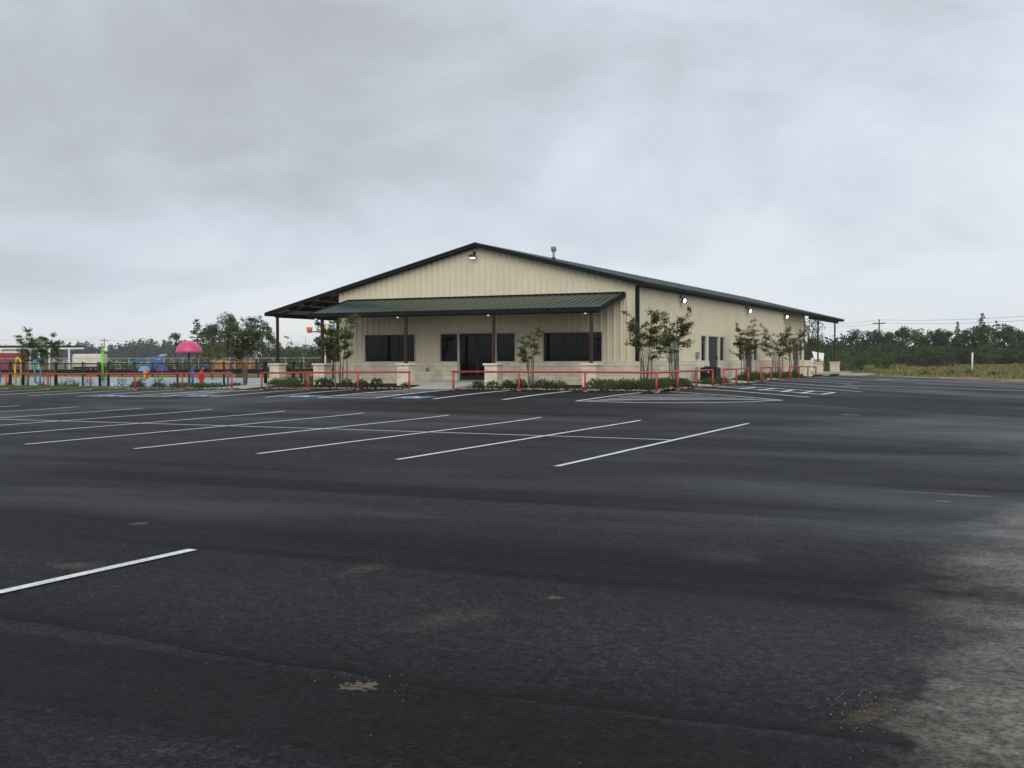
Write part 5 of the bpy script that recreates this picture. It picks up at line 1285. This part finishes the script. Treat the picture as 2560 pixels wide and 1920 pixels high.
# brush pile
r_ = np.random.default_rng(77); n = 2600; u = r_.normal(size=(n, 3)); u /= np.linalg.norm(u, axis=1, keepdims=True); u[:, 2] = abs(u[:, 2])
C_ = u*np.array([3.6, 1.8, 1.55])*(r_.uniform(.4, 1.05, n)**.5)[:, None]*(1+.2*np.sin(u[:, :1]*7))
t = thing('brush_pile', 'brown heap of cleared branches at the edge of the trees', 'brush pile', (-1.9, 153.0, rt(-1.9, 153.0)), rz=R(25))
link('twigs', quads_mesh('twigs', leaves(C_, r_.normal(size=(n, 3))*[1, 1, .5], r_.normal(size=(n, 3)), r_.uniform(.3, .9, n), r_.uniform(.04, .16, n))), MAT['dryleaf'], t)
mb = MB()
for k in range(40):
    a = r_.normal(size=3)*[2.6, 1.2, .1]; d = r_.normal(size=3)*[1.2, .7, .35]; mb.tube([(a[0], a[1], abs(a[2])+.2), (a[0]+d[0], a[1]+d[1], abs(a[2])+.7+abs(d[2]))], [.06, .03], 5)
obj('branches', mb, MAT['darkbark'], t)
# left: grove, single trees
grove = [(-108.2, 100.6, 7.3, ('big', 0), .62), (-109.0, 105.2, 9.1, ('big', 1), .62), (-105.2, 102.0, 8.5, ('big', 0), .55), (-105.0, 106.6, 8.2, ('big', 1), .55), (-102.2, 106.0, 7.2, ('broad', 1), .62), (-111.6, 103.6, 7.0, ('broad', 3), .55)]
for i, (x, y, h, key, sxy) in enumerate(grove):
    h0 = 8.4 if key[0] == 'big' else 6.0
    plant_tree('broadleaf_tree', ['big dark grove tree standing nearest the tiered pine', 'tallest dark crown in the grove right of the pink mushroom', 'dense dark grove tree behind the pale blue car', 'grove tree behind the tall young tree of the hedge', 'shorter tree at the porch side of the grove', 'shorter tree at the pine side of the grove'][i], key, x, y, GZ, (h-GZ)/h0, sxy, 'oak', 'grove beyond the cars')
plant_tree('pine_tree', 'tall tiered pine right behind the pink mushroom dome', ('pine', 1), -120.9, 111.2, GZ, (8.2-GZ)/8.0, 1.1, 'pine', 'single trees')
plant_tree('pine_tree', 'lone umbrella-topped tree standing left of the pink mushroom', ('umbrella', 0), -145.2, 132.9, GZ, (6.6-GZ)/6.5, .75, 'pine', 'single trees')
for i in range(34):
    u = i/33; x, y = dpt(-6+78*u+random.uniform(-1, 1), 178+random.uniform(-4, 16)); s = random.uniform(.75, 1.25)
    if u < .28: s *= .55
    plant_tree('thicket_bush', 'low bush of the scrub belt behind the parked cars', ('bush', i % 3), x, y, GZ, s, 1.1, 'oak2', 'scrub belt behind the cars')
for i, (u_, D, h) in enumerate(((34.5, 165, 3.6), (37, 160, 4.2), (40, 150, 4.0), (43, 150, 4.6), (46, 155, 4.8), (31.5, 170, 4.6))):
    x, y = dpt(u_, D); plant_tree('broadleaf_tree', 'small tree seen under the side porch roof', ('broad', i % 5), x, y, GZ, (h-GZ)/6.0, .9, 'oak2', 'trees beyond the side porch')
for cm in TV.values():
    if not cm[1].materials: cm[1].materials.append(MAT['oak'])
TV[('pine', 0)][1].materials[0] = MAT['pine']
# far forests: too many trees to count
def forest(name, label, pts, hmin, hmax, n, leafs, leaf, mat, seed):
    r_ = np.random.default_rng(seed); C_, Ls = [], []
    for k in range(n):
        i = r_.uniform(0, len(pts)-1.001); a, b = pts[int(i)], pts[int(i)+1]; f = i-int(i)
        x = a[0]+(b[0]-a[0])*f+r_.normal(0, 6); y = a[1]+(b[1]-a[1])*f+r_.normal(0, 9); h = r_.uniform(hmin, hmax)*(1+.18*math.sin(i*9)); w = r_.uniform(.35, .6)*h
        m = int(leafs*r_.uniform(.7, 1.3)); u = r_.normal(size=(m, 3)); u /= np.linalg.norm(u, axis=1, keepdims=True); rr = r_.uniform(.3, 1, m)**.5
        c = u*rr[:, None]*[w/2, w/2, h*.48]*(1+.25*np.sin(u[:, 1:2]*6+k)); c += [x, y, h*.5-.7]; C_.append(c); Ls.append(leaf*r_.uniform(.6, 1.2, m))
    C_ = np.concatenate(C_); Ls = np.concatenate(Ls); N2 = len(C_)
    o = link(name, quads_mesh(name, leaves(C_, r_.normal(size=(N2, 3)), r_.normal(size=(N2, 3)), Ls, Ls*.75)), MAT[mat])
    tag(o, label, 'forest', kind='stuff')
forest('far_forest', 'distant hazy forest edge beyond the yard', [(-900, 505), (-758, 584), (-653, 634), (-566, 676), (-444, 735), (-320, 795)], 12.0, 16.5, 620, 110, 2.2, 'forest', 5)
forest('far_forest', 'distant forest edge behind the tree row and power poles', [(-130, 300), (-60, 330), (-20, 300), (20, 280), (70, 260), (120, 250)], 5.5, 8.5, 380, 90, 1.0, 'forest', 6)
forest('thicket', 'tangled thicket filling the tree row past the field', [(-30, 172), (-14, 181), (2, 188), (22, 197)], 2.6, 4.6, 90, 200, .36, 'oak', 7)
# field grass
N_ = 30000; X = rng.uniform(-30, 26, N_); Y = rng.uniform(70, 172, N_); keep = np.array([y > yedge(max(x, 2.7))+9+4*math.sin(x) for x, y in zip(X, Y)]); X, Y = X[keep], Y[keep]; N_ = len(X)
Zt = np.array([terrain_z(a, b) for a, b in zip(X, Y)]); h = rng.uniform(.10, .38, N_); an = rng.uniform(0, 6.28, N_)
bx, by = np.cos(an)*.07, np.sin(an)*.07; lx, ly = rng.normal(0, .09, N_), rng.normal(0, .09, N_)
A = np.stack([X-bx, Y-by, Zt-.02], 1); B = np.stack([X+bx, Y+by, Zt-.02], 1); T = np.stack([X+lx, Y+ly, Zt+h], 1)
tag(link('field_grass', quads_mesh('field_grass', np.stack([A, B, T+[.03, 0, 0], T-[.03, 0, 0]], 1)), MAT['weeds']), kind='stuff')
for i, (x, y) in enumerate(((3.0, 92), (5.6, 96), (7.2, 100), (10.5, 92))):
    plant_tree('weed_clump', 'small green weed clump on the bare edge of the field', ('bush', i % 3), x, y, rt(x, y)-.05, .22, 1.3, 'oak2', 'weed clumps on the field edge')

# ================================================================== HAZE
m, nt, b = new_mat('haze_air'); nt.nodes.remove(b)
pv = nt.nodes.new('ShaderNodeVolumePrincipled'); pv.inputs['Color'].default_value = (0.93, 0.95, 0.97, 1); pv.inputs['Density'].default_value = 0.00022; pv.inputs['Anisotropy'].default_value = 0.2
nt.links.new(pv.outputs[0], nt.nodes['Material Output'].inputs['Volume'])
tag(obj('haze', MB().box(-2700, -2700, -3.5, 2700, 2700, 24.0), m), kind='stuff')
